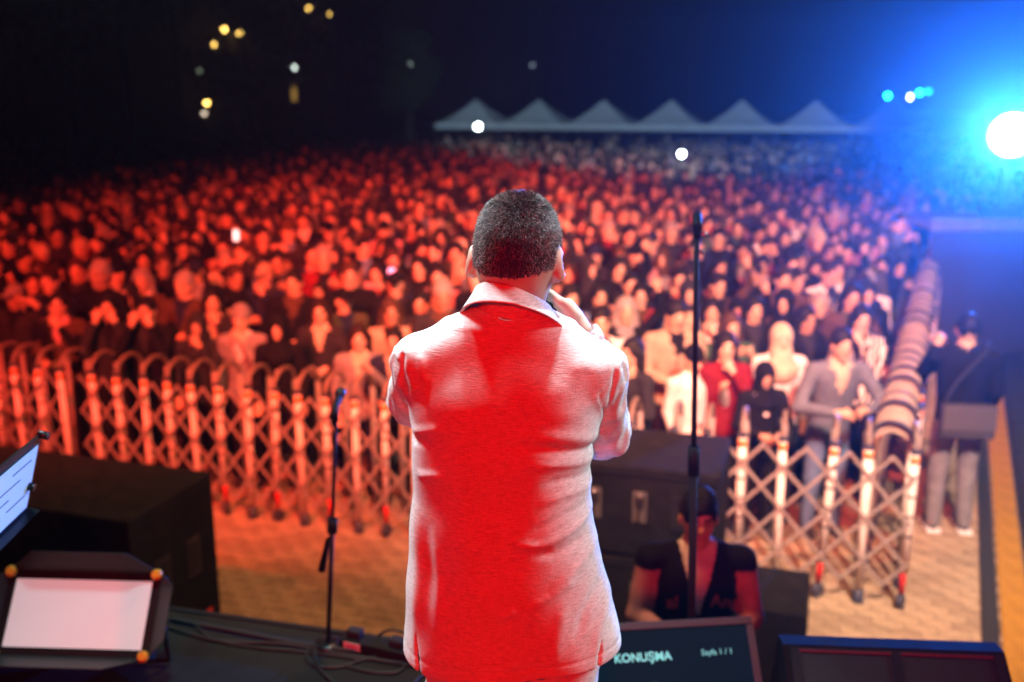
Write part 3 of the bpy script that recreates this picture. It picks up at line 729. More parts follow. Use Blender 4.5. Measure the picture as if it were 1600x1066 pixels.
# ================================================================== the singer
HERO = Vector((0.0, 1.85, 1.45))
def fabric(name, color, warp=(70, 70, 520), noise=.10, bump=.35):
    m = bpy.data.materials.new(name); m.use_nodes = True; nt = m.node_tree; b = nt.nodes['Principled BSDF']
    b.inputs['Roughness'].default_value = .9; b.inputs['Specular IOR Level'].default_value = .15; b.inputs['Sheen Weight'].default_value = .12
    tc = nt.nodes.new('ShaderNodeTexCoord'); prev = None
    outs = []
    for sc in (warp, (warp[2], warp[2], warp[0])):
        mp = nt.nodes.new('ShaderNodeMapping'); mp.inputs['Scale'].default_value = sc; nt.links.new(tc.outputs['Object'], mp.inputs[0])
        n = nt.nodes.new('ShaderNodeTexNoise'); n.inputs['Scale'].default_value = 1.0; n.inputs['Detail'].default_value = 3; nt.links.new(mp.outputs[0], n.inputs['Vector']); outs.append(n.outputs['Fac'])
    ad = nt.nodes.new('ShaderNodeMath'); ad.operation = 'MULTIPLY_ADD'; ad.inputs[1].default_value = .45; nt.links.new(outs[1], ad.inputs[0]); nt.links.new(outs[0], ad.inputs[2])
    r = nt.nodes.new('ShaderNodeMapRange'); r.inputs[1].default_value = .5; r.inputs[2].default_value = .95; r.inputs[3].default_value = 1-noise*1.6; r.inputs[4].default_value = 1+noise*.6; nt.links.new(ad.outputs[0], r.inputs[0])
    mx = nt.nodes.new('ShaderNodeMix'); mx.data_type = 'RGBA'; mx.blend_type = 'MULTIPLY'; mx.inputs[0].default_value = 1; mx.inputs[6].default_value = (*color, 1)
    nt.links.new(r.outputs[0], mx.inputs[7]); nt.links.new(mx.outputs[2], b.inputs['Base Color'])
    bp = nt.nodes.new('ShaderNodeBump'); bp.inputs['Strength'].default_value = bump; bp.inputs['Distance'].default_value = .0012
    nt.links.new(ad.outputs[0], bp.inputs['Height']); nt.links.new(bp.outputs[0], b.inputs['Normal'])
    return m
M_SUIT = fabric('ecru_linen_suiting', (.74, .70, .68), noise=.2, bump=.5)
M_SCALP = mat('cropped_scalp', (.022, .015, .013), .8)
M_HAIR = mat('cropped_hair', (.03, .022, .02), .35, spec=.7)
_n = M_HAIR.node_tree; _hi = _n.nodes.new('ShaderNodeHairInfo'); _rp = _n.nodes.new('ShaderNodeValToRGB'); _rp.color_ramp.interpolation = 'LINEAR'
_rp.color_ramp.elements[0].position = .55; _rp.color_ramp.elements[0].color = (.016, .012, .011, 1); _rp.color_ramp.elements[1].position = 1.0; _rp.color_ramp.elements[1].color = (.42, .39, .38, 1)
_n.links.new(_hi.outputs['Random'], _rp.inputs[0]); _n.links.new(_rp.outputs[0], _n.nodes['Principled BSDF'].inputs['Base Color'])

def wob(P, seed, n, freq, amp, aniso=(1, 1, 1)):
    r_ = np.random.default_rng(seed); out = np.zeros(len(P), np.float32); a = np.array(aniso, np.float32)
    for _ in range(n):
        k = r_.normal(size=3)*freq*a; out += np.sin(P@k+r_.uniform(0, 6.28)).astype(np.float32)
    return out*amp/math.sqrt(n)
def seg_dist(P2, line):
    best = np.full(len(P2), 9., np.float32); tt = np.zeros(len(P2), np.float32); n = len(line)-1
    for i in range(n):
        a, b = np.array(line[i], np.float32), np.array(line[i+1], np.float32); ab = b-a
        t = np.clip(((P2-a)@ab)/(ab@ab), 0, 1); d = np.linalg.norm(P2-(a+t[:, None]*ab), axis=1)
        m = d < best; best[m] = d[m]; tt[m] = (i+t[m])/n
    return best, tt

# ---- body (one skin mesh: head, neck, trunk, limbs, hands, with trousers and jacket over it)
HC = np.array([.0115, .03, 1.63]); HR = rot(0, 0, R(-15)); 
def hp(x, y, z): return HC+HR@np.array([x, y, z])
S = SDF()
S.ell(hp(0, 0, .0), (.0775, .096, .094), HR, .02)
S.ell(hp(0, -.012, -.035), (.071, .083, .062), HR, .03)
S.ell(hp(0, .045, -.065), (.056, .055, .062), HR, .03)
S.ell(hp(0, .075, -.095), (.03, .025, .022), HR, .02)            # chin
S.ell(hp(0, .100, -.03), (.012, .02, .026), HR, .012)             # nose
S.ell(hp(0, .088, .005), (.045, .015, .012), HR, .015)            # brow
S.ell(hp(-.031, .098, -.012), (.014, .010, .008), HR, .008, sub=True)
S.ell(hp(.031, .098, -.012), (.014, .010, .008), HR, .008, sub=True)
S.ell(hp(0, .090, -.068), (.022, .010, .006), HR, .006)
for sx in (-1, 1):
    ER = HR@rot(R(-12), R(sx*-14), R(sx*-28))
    ex = .092 if sx < 0 else .084
    S.ell(hp(sx*ex, -.010, -.034), (.0085, .019, .033), ER, .006)
    S.ell(hp(sx*(ex-.006), -.006, -.058), (.008, .011, .012), ER, .006)
    S.ell(hp(sx*(ex+.008), .0, -.032), (.006, .011, .021), ER, .004, sub=True)
S.cap(hp(0, -.018, -.03), (.0, .0, 1.40), .056, .062, .03)
S.cap((-.10, 0, 1.40), (.10, 0, 1.39), .06, .06, .05)
S.loft([(.86, 0, 0, .15, .10), (1.05, -.01, 0, .145, .105), (1.25, -.012, 0, .15, .10), (1.42, -.008, 0, .12, .07)], .05)
S.cap((-.16, 0, 1.39), (-.205, .15, 1.275), .046, .038, .03); S.cap((-.205, .15, 1.275), (-.09, .29, 1.34), .038, .026, .02)
S.cap((.14, 0, 1.37), (.185, .12, 1.225), .046, .038, .03); S.cap((.185, .12, 1.225), (.135, .135, 1.435), .038, .026, .02)
for sx in (-1, 1):
    S.cap((sx*.085, 0, .86), (sx*.10, .01, .48), .085, .055, .03); S.cap((sx*.10, .01, .48), (sx*.11, -.02, .09), .052, .036, .02)
    S.ell((sx*.115, .04, .05), (.036, .10, .035), None, .03)
# right hand closed round the microphone
ax_ = np.array([-.41, -.44, .80]); ax_ /= np.linalg.norm(ax_)
S.ell((.122, .135, 1.468), (.018, .030, .042), rot(R(20), R(-20), 0), .015)
S.cap((.135, .135, 1.435), (.124, .135, 1.46), .025, .022, .015)
for i, L_ in enumerate((.9, 1.0, .97, .82)):
    b0 = np.array([.118, .155, 1.445])+ax_*(.0195*i); b1 = b0+np.array([-.006, .036, .008])*L_; b2 = b1+np.array([-.034, .012, .004])*L_; b3 = b2+np.array([-.014, -.020, .002])*L_
    S.cap(b0, b1, .0098, .009, .006); S.cap(b1, b2, .009, .0082, .004); S.cap(b2, b3, .0082, .0072, .004)
S.cap((.122, .12, 1.472), (.098, .115, 1.50), .012, .0105, .008); S.cap((.098, .115, 1.50), (.070, .128, 1.522), .0105, .0085, .005)
# left hand, loosely curled in front of the chest
S.ell((-.062, .312, 1.352), (.036, .03, .016), rot(0, R(-20), R(40)), .012)
for i in range(4):
    b0 = np.array([-.055+.012*i-.02, .338-.016*i+.012, 1.358]); b1 = b0+np.array([.034, .022, .008]); b2 = b1+np.array([.012, .010, -.02])
    S.cap(b0, b1, .0092, .0085, .005); S.cap(b1, b2, .0085, .007, .004)
S.cap((-.075, .29, 1.36), (-.04, .285, 1.385), .011, .009, .006)
P, Q = S.mesh(.0045)
P = smooth_mesh(P, Q, 1, .4)
loc = (P-HC)@HR            # head frame
def scalp_mask(l):
    front = l[:, 1]
    line = np.where(front < -.02, -.044-.006*np.cos(l[:, 0]*30), np.where(front < .03, -.050+(front+.02)*1.1, .003+(front-.03)*1.0))
    ear = (np.abs(l[:, 0]) > .0785) & (l[:, 2] < .005)
    return (l[:, 2] > line) & ~ear & (front < .085)
sm = scalp_mask(loc) & (P[:, 2] > 1.5)
fm = (sm[Q].sum(1) >= 3).astype(np.int32)
ft_ = loc[Q[:, 0]]; exx = np.abs(np.abs(ft_[:, 0])-.031); frt = (ft_[:, 1] > .05) & (ft_[:, 2] > -.12) & (fm == 0)
fm[frt & (exx < .016) & (np.abs(ft_[:, 2]+.012) < .006)] = 2; fm[frt & (exx < .021) & (np.abs(ft_[:, 2]-.010) < .005)] = 2
fm[frt & (np.abs(ft_[:, 0]) < .024) & (np.abs(ft_[:, 2]+.068) < .008)] = 3
body = link('person', np_mesh('person', P, Q, fm, (M_SKIN, M_SCALP, M_EYE, M_LIP)))
body.location = HERO
tag(body, 'person in a pale suit seen from behind on stage, singing to the crowd', 'person')

# ---- hair strands
scf = np.where(fm == 1)[0]
N_ = vert_normals(P, Q)
NH = 20000; NP = 4
fi = rng.choice(scf, NH); w = rng.random((NH, 2)).astype(np.float32)
A, B, C_, D = (P[Q[fi, i]] for i in range(4)); u, v = w[:, :1], w[:, 1:]
root = (A*(1-u)+B*u)*(1-v)+(D*(1-u)+C_*u)*v
nr = N_[Q[fi, 0]]
l = (root-HC)@HR
hgt = np.clip((l[:, 2]+.05)/.13, 0, 1)
length = (.004+.0075*hgt**1.2)*rng.uniform(.7, 1.25, NH)
# growth whorl at the crown, flow away from it
cr = np.array([.01, .03, .10]); fl = l-cr; fl /= np.linalg.norm(fl, axis=1, keepdims=True)+1e-6; fl[:, 2] -= .35
fl = fl@HR.T; fl -= nr*np.einsum('ij,ij->i', fl, nr)[:, None]; fl /= np.linalg.norm(fl, axis=1, keepdims=True)+1e-6
dirn = nr*(.5+.5*hgt[:, None])+fl*.45+rng.normal(0, .42, (NH, 3)); dirn /= np.linalg.norm(dirn, axis=1, keepdims=True)
pts = np.zeros((NH, NP, 3), np.float32)
for k in range(NP):
    t = k/(NP-1); pts[:, k] = root-nr*.001+dirn*(length*t)[:, None]+fl*(length*.35*t*t)[:, None]
hcv = bpy.data.hair_curves.new('hair'); hcv.add_curves([NP]*NH)
hcv.attributes['position'].data.foreach_set('vector', pts.ravel())
ra = hcv.attributes.get('radius') or hcv.attributes.new('radius', 'FLOAT', 'POINT')
ra.data.foreach_set('value', np.tile(np.array([.00052, .00052, .00042, .00015], np.float32), NH))
hcv.materials.append(M_HAIR)
link('hair', hcv, body)

# ---- jacket
J = SDF()
rows = [(.74, .000, .000, .230, .152), (.795, .000, .000, .225, .150), (.86, -.003, .000, .220, .147), (.92, -.008, 0, .211, .145), (1.03, -.016, .003, .190, .142), (1.11, -.020, .005, .180, .140),
        (1.18, -.021, .004, .176, .135), (1.25, -.019, .0, .178, .136), (1.32, -.013, -.004, .187, .128), (1.39, -.008, -.004, .192, .112), (1.44, -.006, -.006, .165, .092), (1.48, -.002, -.004, .115, .07)]
J.loft(rows, .03, 0, rnd=.008)
J.cap((-.158, -.004, 1.405), (-.03, -.012, 1.475), .060, .060, .035)
J.cap((.146, -.004, 1.388), (.03, -.012, 1.472), .060, .060, .035)
J.ell((-.19, .0, 1.425), (.03, .045, .026), None, .02); J.ell((.178, .0, 1.405), (.03, .045, .026), None, .02)
J.cap((-.168, .005, 1.395), (-.200, .15, 1.285), .062, .056, .022, 1); J.cap((-.200, .15, 1.285), (-.095, .28, 1.335), .056, .046, .02, 1)
J.cap((.158, .005, 1.375), (.186, .12, 1.232), .064, .058, .022, 2); J.cap((.186, .12, 1.232), (.142, .142, 1.415), .058, .044, .02, 2)
J.ell((-.085, .292, 1.34), (.036, .036, .036), None, .004, sub=True); J.ell((.136, .143, 1.437), (.036, .036, .036), None, .004, sub=True)
J.loft([(.66, 0, 0, .212, .138), (.80, .0, .0, .212, .138), (.87, -.004, .0, .205, .133), (.90, -.008, 0, .14, .09)], .004, sub=True, rnd=.01)
J.cap((.0, .0, 1.46), (.0, .012, 1.62), .062, .075, .012, sub=True)
J.ell((.168, -.13, .80), (.0035, .06, .085), rot(0, R(4), 0), .003, sub=True)
J.ell((-.182, -.11, .80), (.0035, .06, .085), rot(0, R(-5), 0), .003, sub=True)
J.half((0, 0, -1), -.795, .003)
Pj, Qj = J.mesh(.004)
Pj = smooth_mesh(Pj, Qj, 2, .5)
Nj = vert_normals(Pj, Qj); tg = J.tags(Pj)
torso = tg == 0
back = np.clip((.25-Nj[:, 1])*3, 0, 1)*torso
P2 = Pj[:, [0, 2]]
disp = np.zeros(len(Pj), np.float32)
folds = [  # ((x, z) line on the back, height, width)
    ([(.165, 1.245), (.11, 1.262), (.05, 1.275), (-.03, 1.283)], -.011, .011), ([(.165, 1.268), (.10, 1.290), (.02, 1.302)], .007, .013),
    ([(.16, 1.222), (.09, 1.238), (.02, 1.245)], .008, .010), ([(.16, 1.195), (.10, 1.205), (.05, 1.203)], -.006, .010), ([(.158, 1.170), (.10, 1.175), (.045, 1.165)], .007, .011),
    ([(.155, 1.140), (.10, 1.135), (.05, 1.118), (.02, 1.105)], -.005, .010), ([(.155, 1.115), (.10, 1.095), (.05, 1.083), (.015, 1.088), (-.005, 1.098)], .010, .011),
    ([(.14, 1.075), (.08, 1.062), (.03, 1.070)], -.007, .012), ([(.17, 1.05), (.12, 1.02), (.07, .985)], .007, .016), ([(.12, 1.0), (.06, .972), (.02, .958)], .006, .011),
    ([(.18, .98), (.14, .93), (.12, .87)], -.006, .014), ([(.20, .95), (.17, .88), (.165, .81)], .006, .014), ([(.10, .95), (.085, .88), (.08, .81)], .005, .018),
    ([(-.175, 1.20), (-.15, 1.21), (-.12, 1.215)], .008, .009), ([(-.185, 1.285), (-.15, 1.30), (-.12, 1.31)], .008, .010), ([(-.185, 1.265), (-.15, 1.275)], -.007, .009),
    ([(-.19, 1.12), (-.185, 1.02), (-.19, .92), (-.195, .82)], .007, .014), ([(-.165, 1.10), (-.16, 1.0), (-.165, .88)], -.005, .014), ([(-.145, 1.06), (-.14, .95), (-.145, .84)], .004, .014),
    ([(-.02, .945), (.0, .955), (.012, .945)], .007, .008), ([(-.17, 1.435), (-.165, 1.40), (-.155, 1.375)], .006, .010), ([(.16, 1.41), (.13, 1.42), (.10, 1.415)], .003, .016), ([(.165, 1.36), (.12, 1.335), (.06, 1.325)], .005, .016),
    ([(-.1, 1.24), (-.05, 1.255), (.0, 1.255)], .003, .014)]
for line, amp, wd_ in folds:
    amp *= .56; wd_ *= .85
    d_, t_ = seg_dist(P2, line); disp += back*amp*np.exp(-(d_/wd_)**2)*np.clip(np.minimum(t_*5+.55, (1-t_)*3), 0, 1)
seams = [([(.199, 1.432), (.192, 1.363), (.182, 1.311), (.172, 1.275), (.158, 1.246)], -.0065, .005), ([(-.205, 1.43), (-.212, 1.36), (-.205, 1.30), (-.19, 1.26)], -.0065, .005)]
for line, amp, wd_ in seams:
    d_, t_ = seg_dist(P2, line); disp += amp*np.exp(-(d_/wd_)**2)*np.clip((.45-Nj[:, 1])*3, 0, 1)
hemline = Pj[:, 2]-(.795+.0*Pj[:, 0])
disp += -.0016*np.exp(-((hemline-.030)/.0035)**2)*torso
disp += back*wob(Pj, 4, 8, 22, .0022, (1, .5, 1.4))
for bx in (-.095, .085): disp += back*.008*np.exp(-((Pj[:, 0]-bx)/.055)**2-((Pj[:, 2]-1.335)/.07)**2)
disp -= back*.006*np.exp(-((Pj[:, 0]+.005)/.035)**2-((Pj[:, 2]-1.30)/.12)**2)
disp += back*np.clip((1.0-Pj[:, 2])*4, 0, 1)*wob(Pj, 9, 5, 24, .004, (1.6, .3, .35))
slv = (tg > 0)
disp += slv*(wob(Pj, 12, 8, 60, .0035, (1, 1, 1.2))+wob(Pj, 15, 5, 110, .0015))
Pj = Pj+Nj*disp[:, None]
# hem dips a little at the back and lifts over the hips
lw = np.clip((.90-Pj[:, 2])/.10, 0, 1)*torso
Pj[:, 2] += lw*(.012*np.sin(Pj[:, 0]*9+.6)+.35*(np.abs(Pj[:, 0])**2)*.6)
M_SHIRT = mat('white_shirt', (.75, .75, .76), .8)
qc = Pj[Qj].mean(1); vsh = ((qc[:, 1] > .03) & (np.abs(qc[:, 0]) < (qc[:, 2]-1.16)*.30) & (tg[Qj[:, 0]] == 0)).astype(np.int32)
jk = link('jacket', np_mesh('jacket', Pj, Qj, vsh, (M_SUIT, M_SHIRT)), body)
for k in range(2):
    MB().tube([(-.005, .135, 1.10-.11*k), (-.005, .15, 1.10-.11*k)], .009, 12).build('front_button', mat('button', (.5, .45, .4), .3), jk)

# collar: a folded band round the neck
def collar():
    n, prof = 72, [(0, 0.0), (.15, .012), (.35, .030), (.6, .052), (.85, .072), (1, .084)]
    vs = []; m_ = 11
    for i in range(n+1):
        a = R(-90)+R(-142)+R(284)*i/n     # angle round the neck, back in the middle
        cx, sy = math.cos(a), math.sin(a); fr = (sy+1)/2   # 0 at the back, 1 at the front
        ztop = 1.566-.075*fr**1.3-.10*cx*.16-.012*max(0, cx)
        row = []
        for t in (1.25, .75, .3, .05):   # inner stand, from below up to the fold
            row.append((.004+cx*(.066+.006*t), .006+sy*(.070+.004*t), ztop-.006-.045*t))
        row.append((.004+cx*.0675, .006+sy*.0715, ztop))
        for t in (.06, .3, .6, .85, 1.0):
            fl_ = .0705+.032*t**1.15; dz = (.026+.030*min(1, fr*2.2))*t
            row.append((.004+cx*fl_*1.03, .006+sy*(fl_+.006*t), ztop-dz))
        t = 1.0; row.append((.004+cx*.0985, .006+sy*.098, ztop-(.026+.030*min(1, fr*2.2))))
        vs += row
    k = len(row); fs = [(i*k+j, (i+1)*k+j, (i+1)*k+j+1, i*k+j+1) for i in range(n) for j in range(k-1)]
    b_ = MB().add(vs, fs, True); return b_.build('collar', M_SUIT, jk)
collar()
# shirt band just inside the collar, cuffs
M_SHIRT = mat('white_shirt', (.75, .75, .76), .8)
for a, b_, r0, r1 in (((-.095, .28, 1.335), (-.078, .300, 1.345), .040, .037), ((.142, .142, 1.415), (.137, .140, 1.440), .038, .035)):
    MB().tube([a, b_], [r0, r1], 20, caps=False).build('shirt_cuff', M_SHIRT, body)
for k in range(3):
    p = Vector((.197-.008*k, .165+.0*k, 1.33+.018*k)); MB().tube([p, p+Vector((.006, .004, 0))], .007, 10).build('cuff_button', mat('button', (.5, .45, .4), .3), jk)

# ---- trousers, belt, shoes
T = SDF()
T.loft([(.80, 0, 0, .178, .122), (.88, 0, 0, .172, .12), (.97, 0, 0, .16, .115), (1.02, 0, 0, .15, .11)], .02, rnd=.01)
for sx in (-1, 1):
    T.cap((sx*.088, 0, .82), (sx*.105, .012, .48), .094, .074, .016); T.cap((sx*.105, .012, .48), (sx*.112, -.015, .07), .074, .062, .02)
T.half((0, 0, -1), -.045, .004)
Pt, Qt = T.mesh(.006); Pt = smooth_mesh(Pt, Qt, 2); Nt = vert_normals(Pt, Qt)
Pt = Pt+Nt*wob(Pt, 31, 9, 38, .0035, (1, 1, 1.8))[:, None]
link('trousers', np_mesh('trousers', Pt, Qt, None, (M_SUIT,)), body)
for sx in (-1, 1):
    H_ = SDF(); H_.ell((sx*.115, .055, .045), (.047, .13, .045), None, .02); H_.cap((sx*.113, -.03, .05), (sx*.113, -.03, .10), .045, .045, .02); H_.half((0, 0, -1), -.006, .003)
    Ph, Qh = H_.mesh(.008); link('shoe', np_mesh('shoe', Ph, Qh, None, (M_SHOE,)), body)
# microphone in the singer's hand
mi = tag(empty('microphone', HERO+Vector((.108, .205, 1.425))), 'black hand microphone held at the mouth by the singer', 'microphone')
dm = Vector((-.44, -.36, .82)).normalized()
MB().tube([dm*-.03, dm*.05, dm*.125], [.012, .014, .017], 16).build('handle', M_BLACK, mi)
MB().tube([dm*.125, dm*.14, dm*.158, dm*.175, dm*.184], [.017, .025, .027, .02, .008], 18).build('grille', M_STEEL, mi)

# ================================================================== people in the audience and the pit
# material slots of a person mesh: 0 skin 1 top 2 inner 3 trousers 4 shoes 5 eyes/brows 6 lips 7 sleeves
HC0 = np.array([0, -.012, 1.585])
def person_sdf(pose, build, pitch=0, yaw=0, lean=0):
    s = SDF(); f = build == 'f'
    sh, hipw, ch, wa = (.165, .155, .15, .125) if f else (.19, .15, .165, .145)
    ly = lambda z: -lean*max(0, z-.9)
    Rh = rot(0, 0, yaw)@rot(pitch, 0, 0); hc = HC0+np.array([0, ly(1.5), -abs(pitch)*.02]); hc[1] -= pitch*.05
    H = lambda x, y, z: hc+Rh@np.array([x, y, z])
    s.ell(H(0, .006, .012), (.072, .092, .098), Rh, .02); s.ell(H(0, -.028, -.05), (.054, .056, .066), Rh, .03)
    s.ell(H(0, -.062, -.098), (.026, .024, .02), Rh, .02); s.ell(H(0, -.094, -.022), (.013, .02, .024), Rh, .012)
    s.ell(H(0, -.082, .018), (.045, .012, .01), Rh, .012)
    for sx in (-1, 1):
        s.ell(H(sx*.029, -.094, .0), (.015, .012, .009), Rh, .008, sub=True)
        s.ell(H(sx*.074, .005, -.018), (.01, .02, .03), Rh, .008)
    s.ell(H(0, -.082, -.062), (.02, .012, .008), Rh, .006)
    s.cap(H(0, .012, -.06), (0, ly(1.40), 1.40), .05, .056, .02)
    rows = [(.86, hipw*1.05, .115), (.95, hipw*1.08, .12), (1.08, wa*1.12, .112), (1.25, ch*1.1, .122), (1.36, ch*1.12, .112), (1.42, .12, .085), (1.455, .07, .06)]
    s.loft([(z, 0, ly(z), a, b) for z, a, b in rows], .03, 1, rnd=.02)
    arms = POSES[pose]
    for sx, (el, hd) in zip((-1, 1), arms):
        S0 = np.array([sx*sh, ly(1.38), 1.375]); E0 = np.array(el)+[0, ly(1.2), 0]; W0 = np.array(hd)+[0, ly(1.2), 0]
        s.cap(S0, E0, .062, .050, .03, 7); wr = E0+(W0-E0)*.84; s.cap(E0, wr, .048, .038, .02, 7)
        s.cap((sx*.05, ly(1.42), 1.425), S0, .045, .058, .03, 1)
        d = (W0-E0)/np.linalg.norm(W0-E0); s.cap(wr, W0, .026, .026, .012, 0)
        sd = np.cross(d, [0, 1., 0] if abs(d[1]) < .8 else [1., 0, 0]); sd /= np.linalg.norm(sd); up_ = np.cross(sd, d)
        s.cap(W0+d*.01, W0+d*.05, .031, .034, .01, 0)
        for i in range(4):
            b0 = W0+d*.065+sd*(.0215*(i-1.5)); b1 = b0+d*(.034-.004*abs(i-1.3))-up_*.012; b2 = b1+d*.018-up_*.024
            s.cap(b0, b1, .0098, .0092, .005, 0); s.cap(b1, b2, .0092, .008, .004, 0)
        b0 = W0+d*.03+sd*.032; s.cap(b0, b0+d*.03+sd*.022-up_*.012, .011, .009, .006, 0)
    s.loft([(.80, 0, 0, hipw*.98, .108), (.92, 0, 0, hipw, .108)], .03, 3)
    for sx in (-1, 1):
        s.cap((sx*.085, 0, .84), (sx*.10, -.015, .47), .088, .066, .015, 3); s.cap((sx*.10, -.015, .47), (sx*.105, .02, .09), .066, .055, .02, 3)
        s.ell((sx*.11, -.045, .04), (.045, .125, .045), None, .02, 4)
    s.half((0, 0, -1), -.0, .004)
    return s, hc, Rh
dn = ((-.225, .02, 1.12), (-.21, -.08, .89)); dnr = ((.225, .02, 1.12), (.21, -.08, .89))
POSES = {
    'down': (dn, dnr),
    'clasp': (((-.24, -.04, 1.13), (-.07, -.26, 1.08)), ((.24, -.04, 1.13), (.07, -.26, 1.08))),
    'phone': (dn, ((.24, -.18, 1.16), (.09, -.33, 1.38))),
    'bothphone': (((-.22, -.2, 1.17), (-.06, -.34, 1.42)), ((.22, -.2, 1.17), (.06, -.34, 1.42))),
    'mouth': (dn, ((.19, -.2, 1.17), (.03, -.16, 1.42))),
    'raise': (dn, ((.30, -.06, 1.58), (.25, -.12, 1.80))),
    'lean': (((-.33, -.16, 1.13), (-.08, -.34, 1.13)), ((.33, -.16, 1.13), (.09, -.35, 1.15))),
    'crossed': (((-.24, -.09, 1.11), (.04, -.2, 1.15)), ((.24, -.09, 1.11), (-.04, -.22, 1.12))),
    'facepoint': (((-.21, -.2, 1.2), (-.08, -.15, 1.49)), ((.21, -.2, 1.2), (.08, -.15, 1.49))),
}
VAR = {}
def variant(pose, build, pitch=0, yaw=0, lean=0, h=.0115, tris=5200):
    key = (pose, build, pitch, yaw, lean)
    if key in VAR: return VAR[key]
    s, hc, Rh = person_sdf(pose, build, pitch, yaw, lean)
    P, Q = s.mesh(h); t = s.tags(P); l = (P-hc)@Rh
    t[(t == 1) & (np.abs(P[:, 0]) < (P[:, 2]-1.16)*.27) & (P[:, 1] < -lean*np.maximum(0, P[:, 2]-.9)-.01)] = 2
    t[(t == 7) & (P[:, 2] > 1.355)] = 1
    face = (l[:, 1] < -.035) & (np.abs(l[:, 0]) < .06) & (l[:, 2] > -.12) & (t == 0)
    ex = np.abs(np.abs(l[:, 0])-.03)
    t[face & (ex < .015) & (np.abs(l[:, 2]-.001) < .0065)] = 5
    t[face & (ex < .021) & (np.abs(l[:, 2]-.024) < .006)] = 5
    t[face & (np.abs(l[:, 0]) < .023) & (np.abs(l[:, 2]+.062) < .0085)] = 6
    ft = np.sort(t[Q], axis=1)[:, 1]
    me = np_mesh('person_shape', P, Q, ft, [SKINS[0]]*8)
    me = decimate(me, tris/(2*len(Q)))
    VAR[key] = (me, hc, Rh)
    return VAR[key]
def head_piece(style):
    s = SDF()
    if style == 'short':
        s.ell((0, .014, .032), (.083, .097, .098)); s.ell((0, .06, -.02), (.065, .05, .07), None, .02)
        s.ell((0, -.115, -.065), (.075, .088, .118), None, .012, sub=True)
    elif style == 'crop':
        s.ell((0, .010, .024), (.079, .098, .096)); s.ell((0, -.112, -.07), (.078, .09, .12), None, .01, sub=True)
        s.half((0, -.35, -1), .035, .01)
    elif style == 'long':
        s.ell((0, .016, .030), (.088, .100, .100)); s.cap((-.075, .02, 0), (-.095, .02, -.24), .04, .035, .03); s.cap((.075, .02, 0), (.095, .02, -.24), .04, .035, .03)
        s.cap((0, .07, 0), (0, .09, -.28), .065, .06, .03); s.ell((0, -.115, -.055), (.066, .1, .112), None, .014, sub=True)
        s.cap((0, -.08, -.12), (0, -.06, -.4), .06, .07, .02, sub=True)
    elif style == 'tied':
        s.ell((0, .014, .028), (.082, .098, .098)); s.ell((0, .10, .03), (.045, .05, .05), None, .02); s.ell((0, -.115, -.06), (.073, .09, .118), None, .012, sub=True)
        s.half((0, -.3, -1), .05, .01)
    elif style == 'scarf':
        s.ell((0, .010, .018), (.094, .112, .118)); s.ell((0, .0, -.09), (.088, .095, .085), None, .04); s.cap((0, .0, -.13), (0, -.02, -.24), .09, .15, .04)
        s.ell((0, -.125, -.028), (.054, .075, .08), None, .012, sub=True)
    elif style == 'beanie':
        s.ell((0, .012, .045), (.087, .103, .098)); s.ell((0, .010, .045), (.092, .108, .026), rot(R(12), 0, 0), .01); s.half((0, .2, -1), -.012, .008)
    elif style == 'cap':
        s.ell((0, .010, .04), (.082, .100, .088)); s.half((0, .1, -1), -.028, .006); s.ell((0, -.12, .034), (.062, .07, .008), rot(R(10), 0, 0), .01)
    P, Q = s.mesh(.010)
    P = smooth_mesh(P, Q, 1)
    if style in ('short', 'crop', 'long', 'tied'): P = P+vert_normals(P, Q)*(wob(P, 5, 9, 95, .0035, (1.3, 1, .5))+wob(P, 8, 6, 45, .003))[:, None]
    nm = {'scarf': 'headscarf', 'beanie': 'beanie', 'cap': 'cap'}.get(style, 'hair')
    return decimate(np_mesh(nm, P, Q, None, (HAIRS[0],)), min(1, 1100/(2*len(Q)))), nm
HEADS = {k: head_piece(k) for k in ('short', 'crop', 'long', 'tied', 'scarf', 'beanie', 'cap')}
CLOTH = {
    'black': (.009, .009, .010), 'charcoal': (.022, .022, .025), 'navy': (.014, .019, .045), 'grey': (.18, .18, .19), 'white': (.55, .54, .52), 'cream': (.42, .35, .26),
    'dark red': (.13, .012, .015), 'brown': (.06, .036, .022), 'olive': (.05, .053, .028), 'denim blue': (.09, .14, .24), 'pink': (.38, .20, .21), 'beige': (.30, .24, .17), 'dark green': (.03, .07, .045), 'slate': (.10, .12, .15)}
CM = {k: mat('cloth_'+k.replace(' ', '_'), v, .95, spec=.03, noise=.18, nscale=14) for k, v in CLOTH.items()}
M_ZEBRA = mat('black_white_print', (.03, .03, .03), .8)
_nt = M_ZEBRA.node_tree; _w = _nt.nodes.new('ShaderNodeTexWave'); _w.inputs['Scale'].default_value = 7; _w.inputs['Distortion'].default_value = 9; _w.inputs['Detail'].default_value = 1
_tc = _nt.nodes.new('ShaderNodeTexCoord'); _r = _nt.nodes.new('ShaderNodeValToRGB'); _r.color_ramp.interpolation = 'CONSTANT'; _r.color_ramp.elements[1].position = .5
_r.color_ramp.elements[0].color = (.02, .02, .02, 1); _r.color_ramp.elements[1].color = (.6, .56, .5, 1)
_nt.links.new(_tc.outputs['Object'], _w.inputs[0]); _nt.links.new(_w.outputs['Fac'], _r.inputs[0]); _nt.links.new(_r.outputs[0], _nt.nodes['Principled BSDF'].inputs['Base Color'])
CM['zebra'] = M_ZEBRA
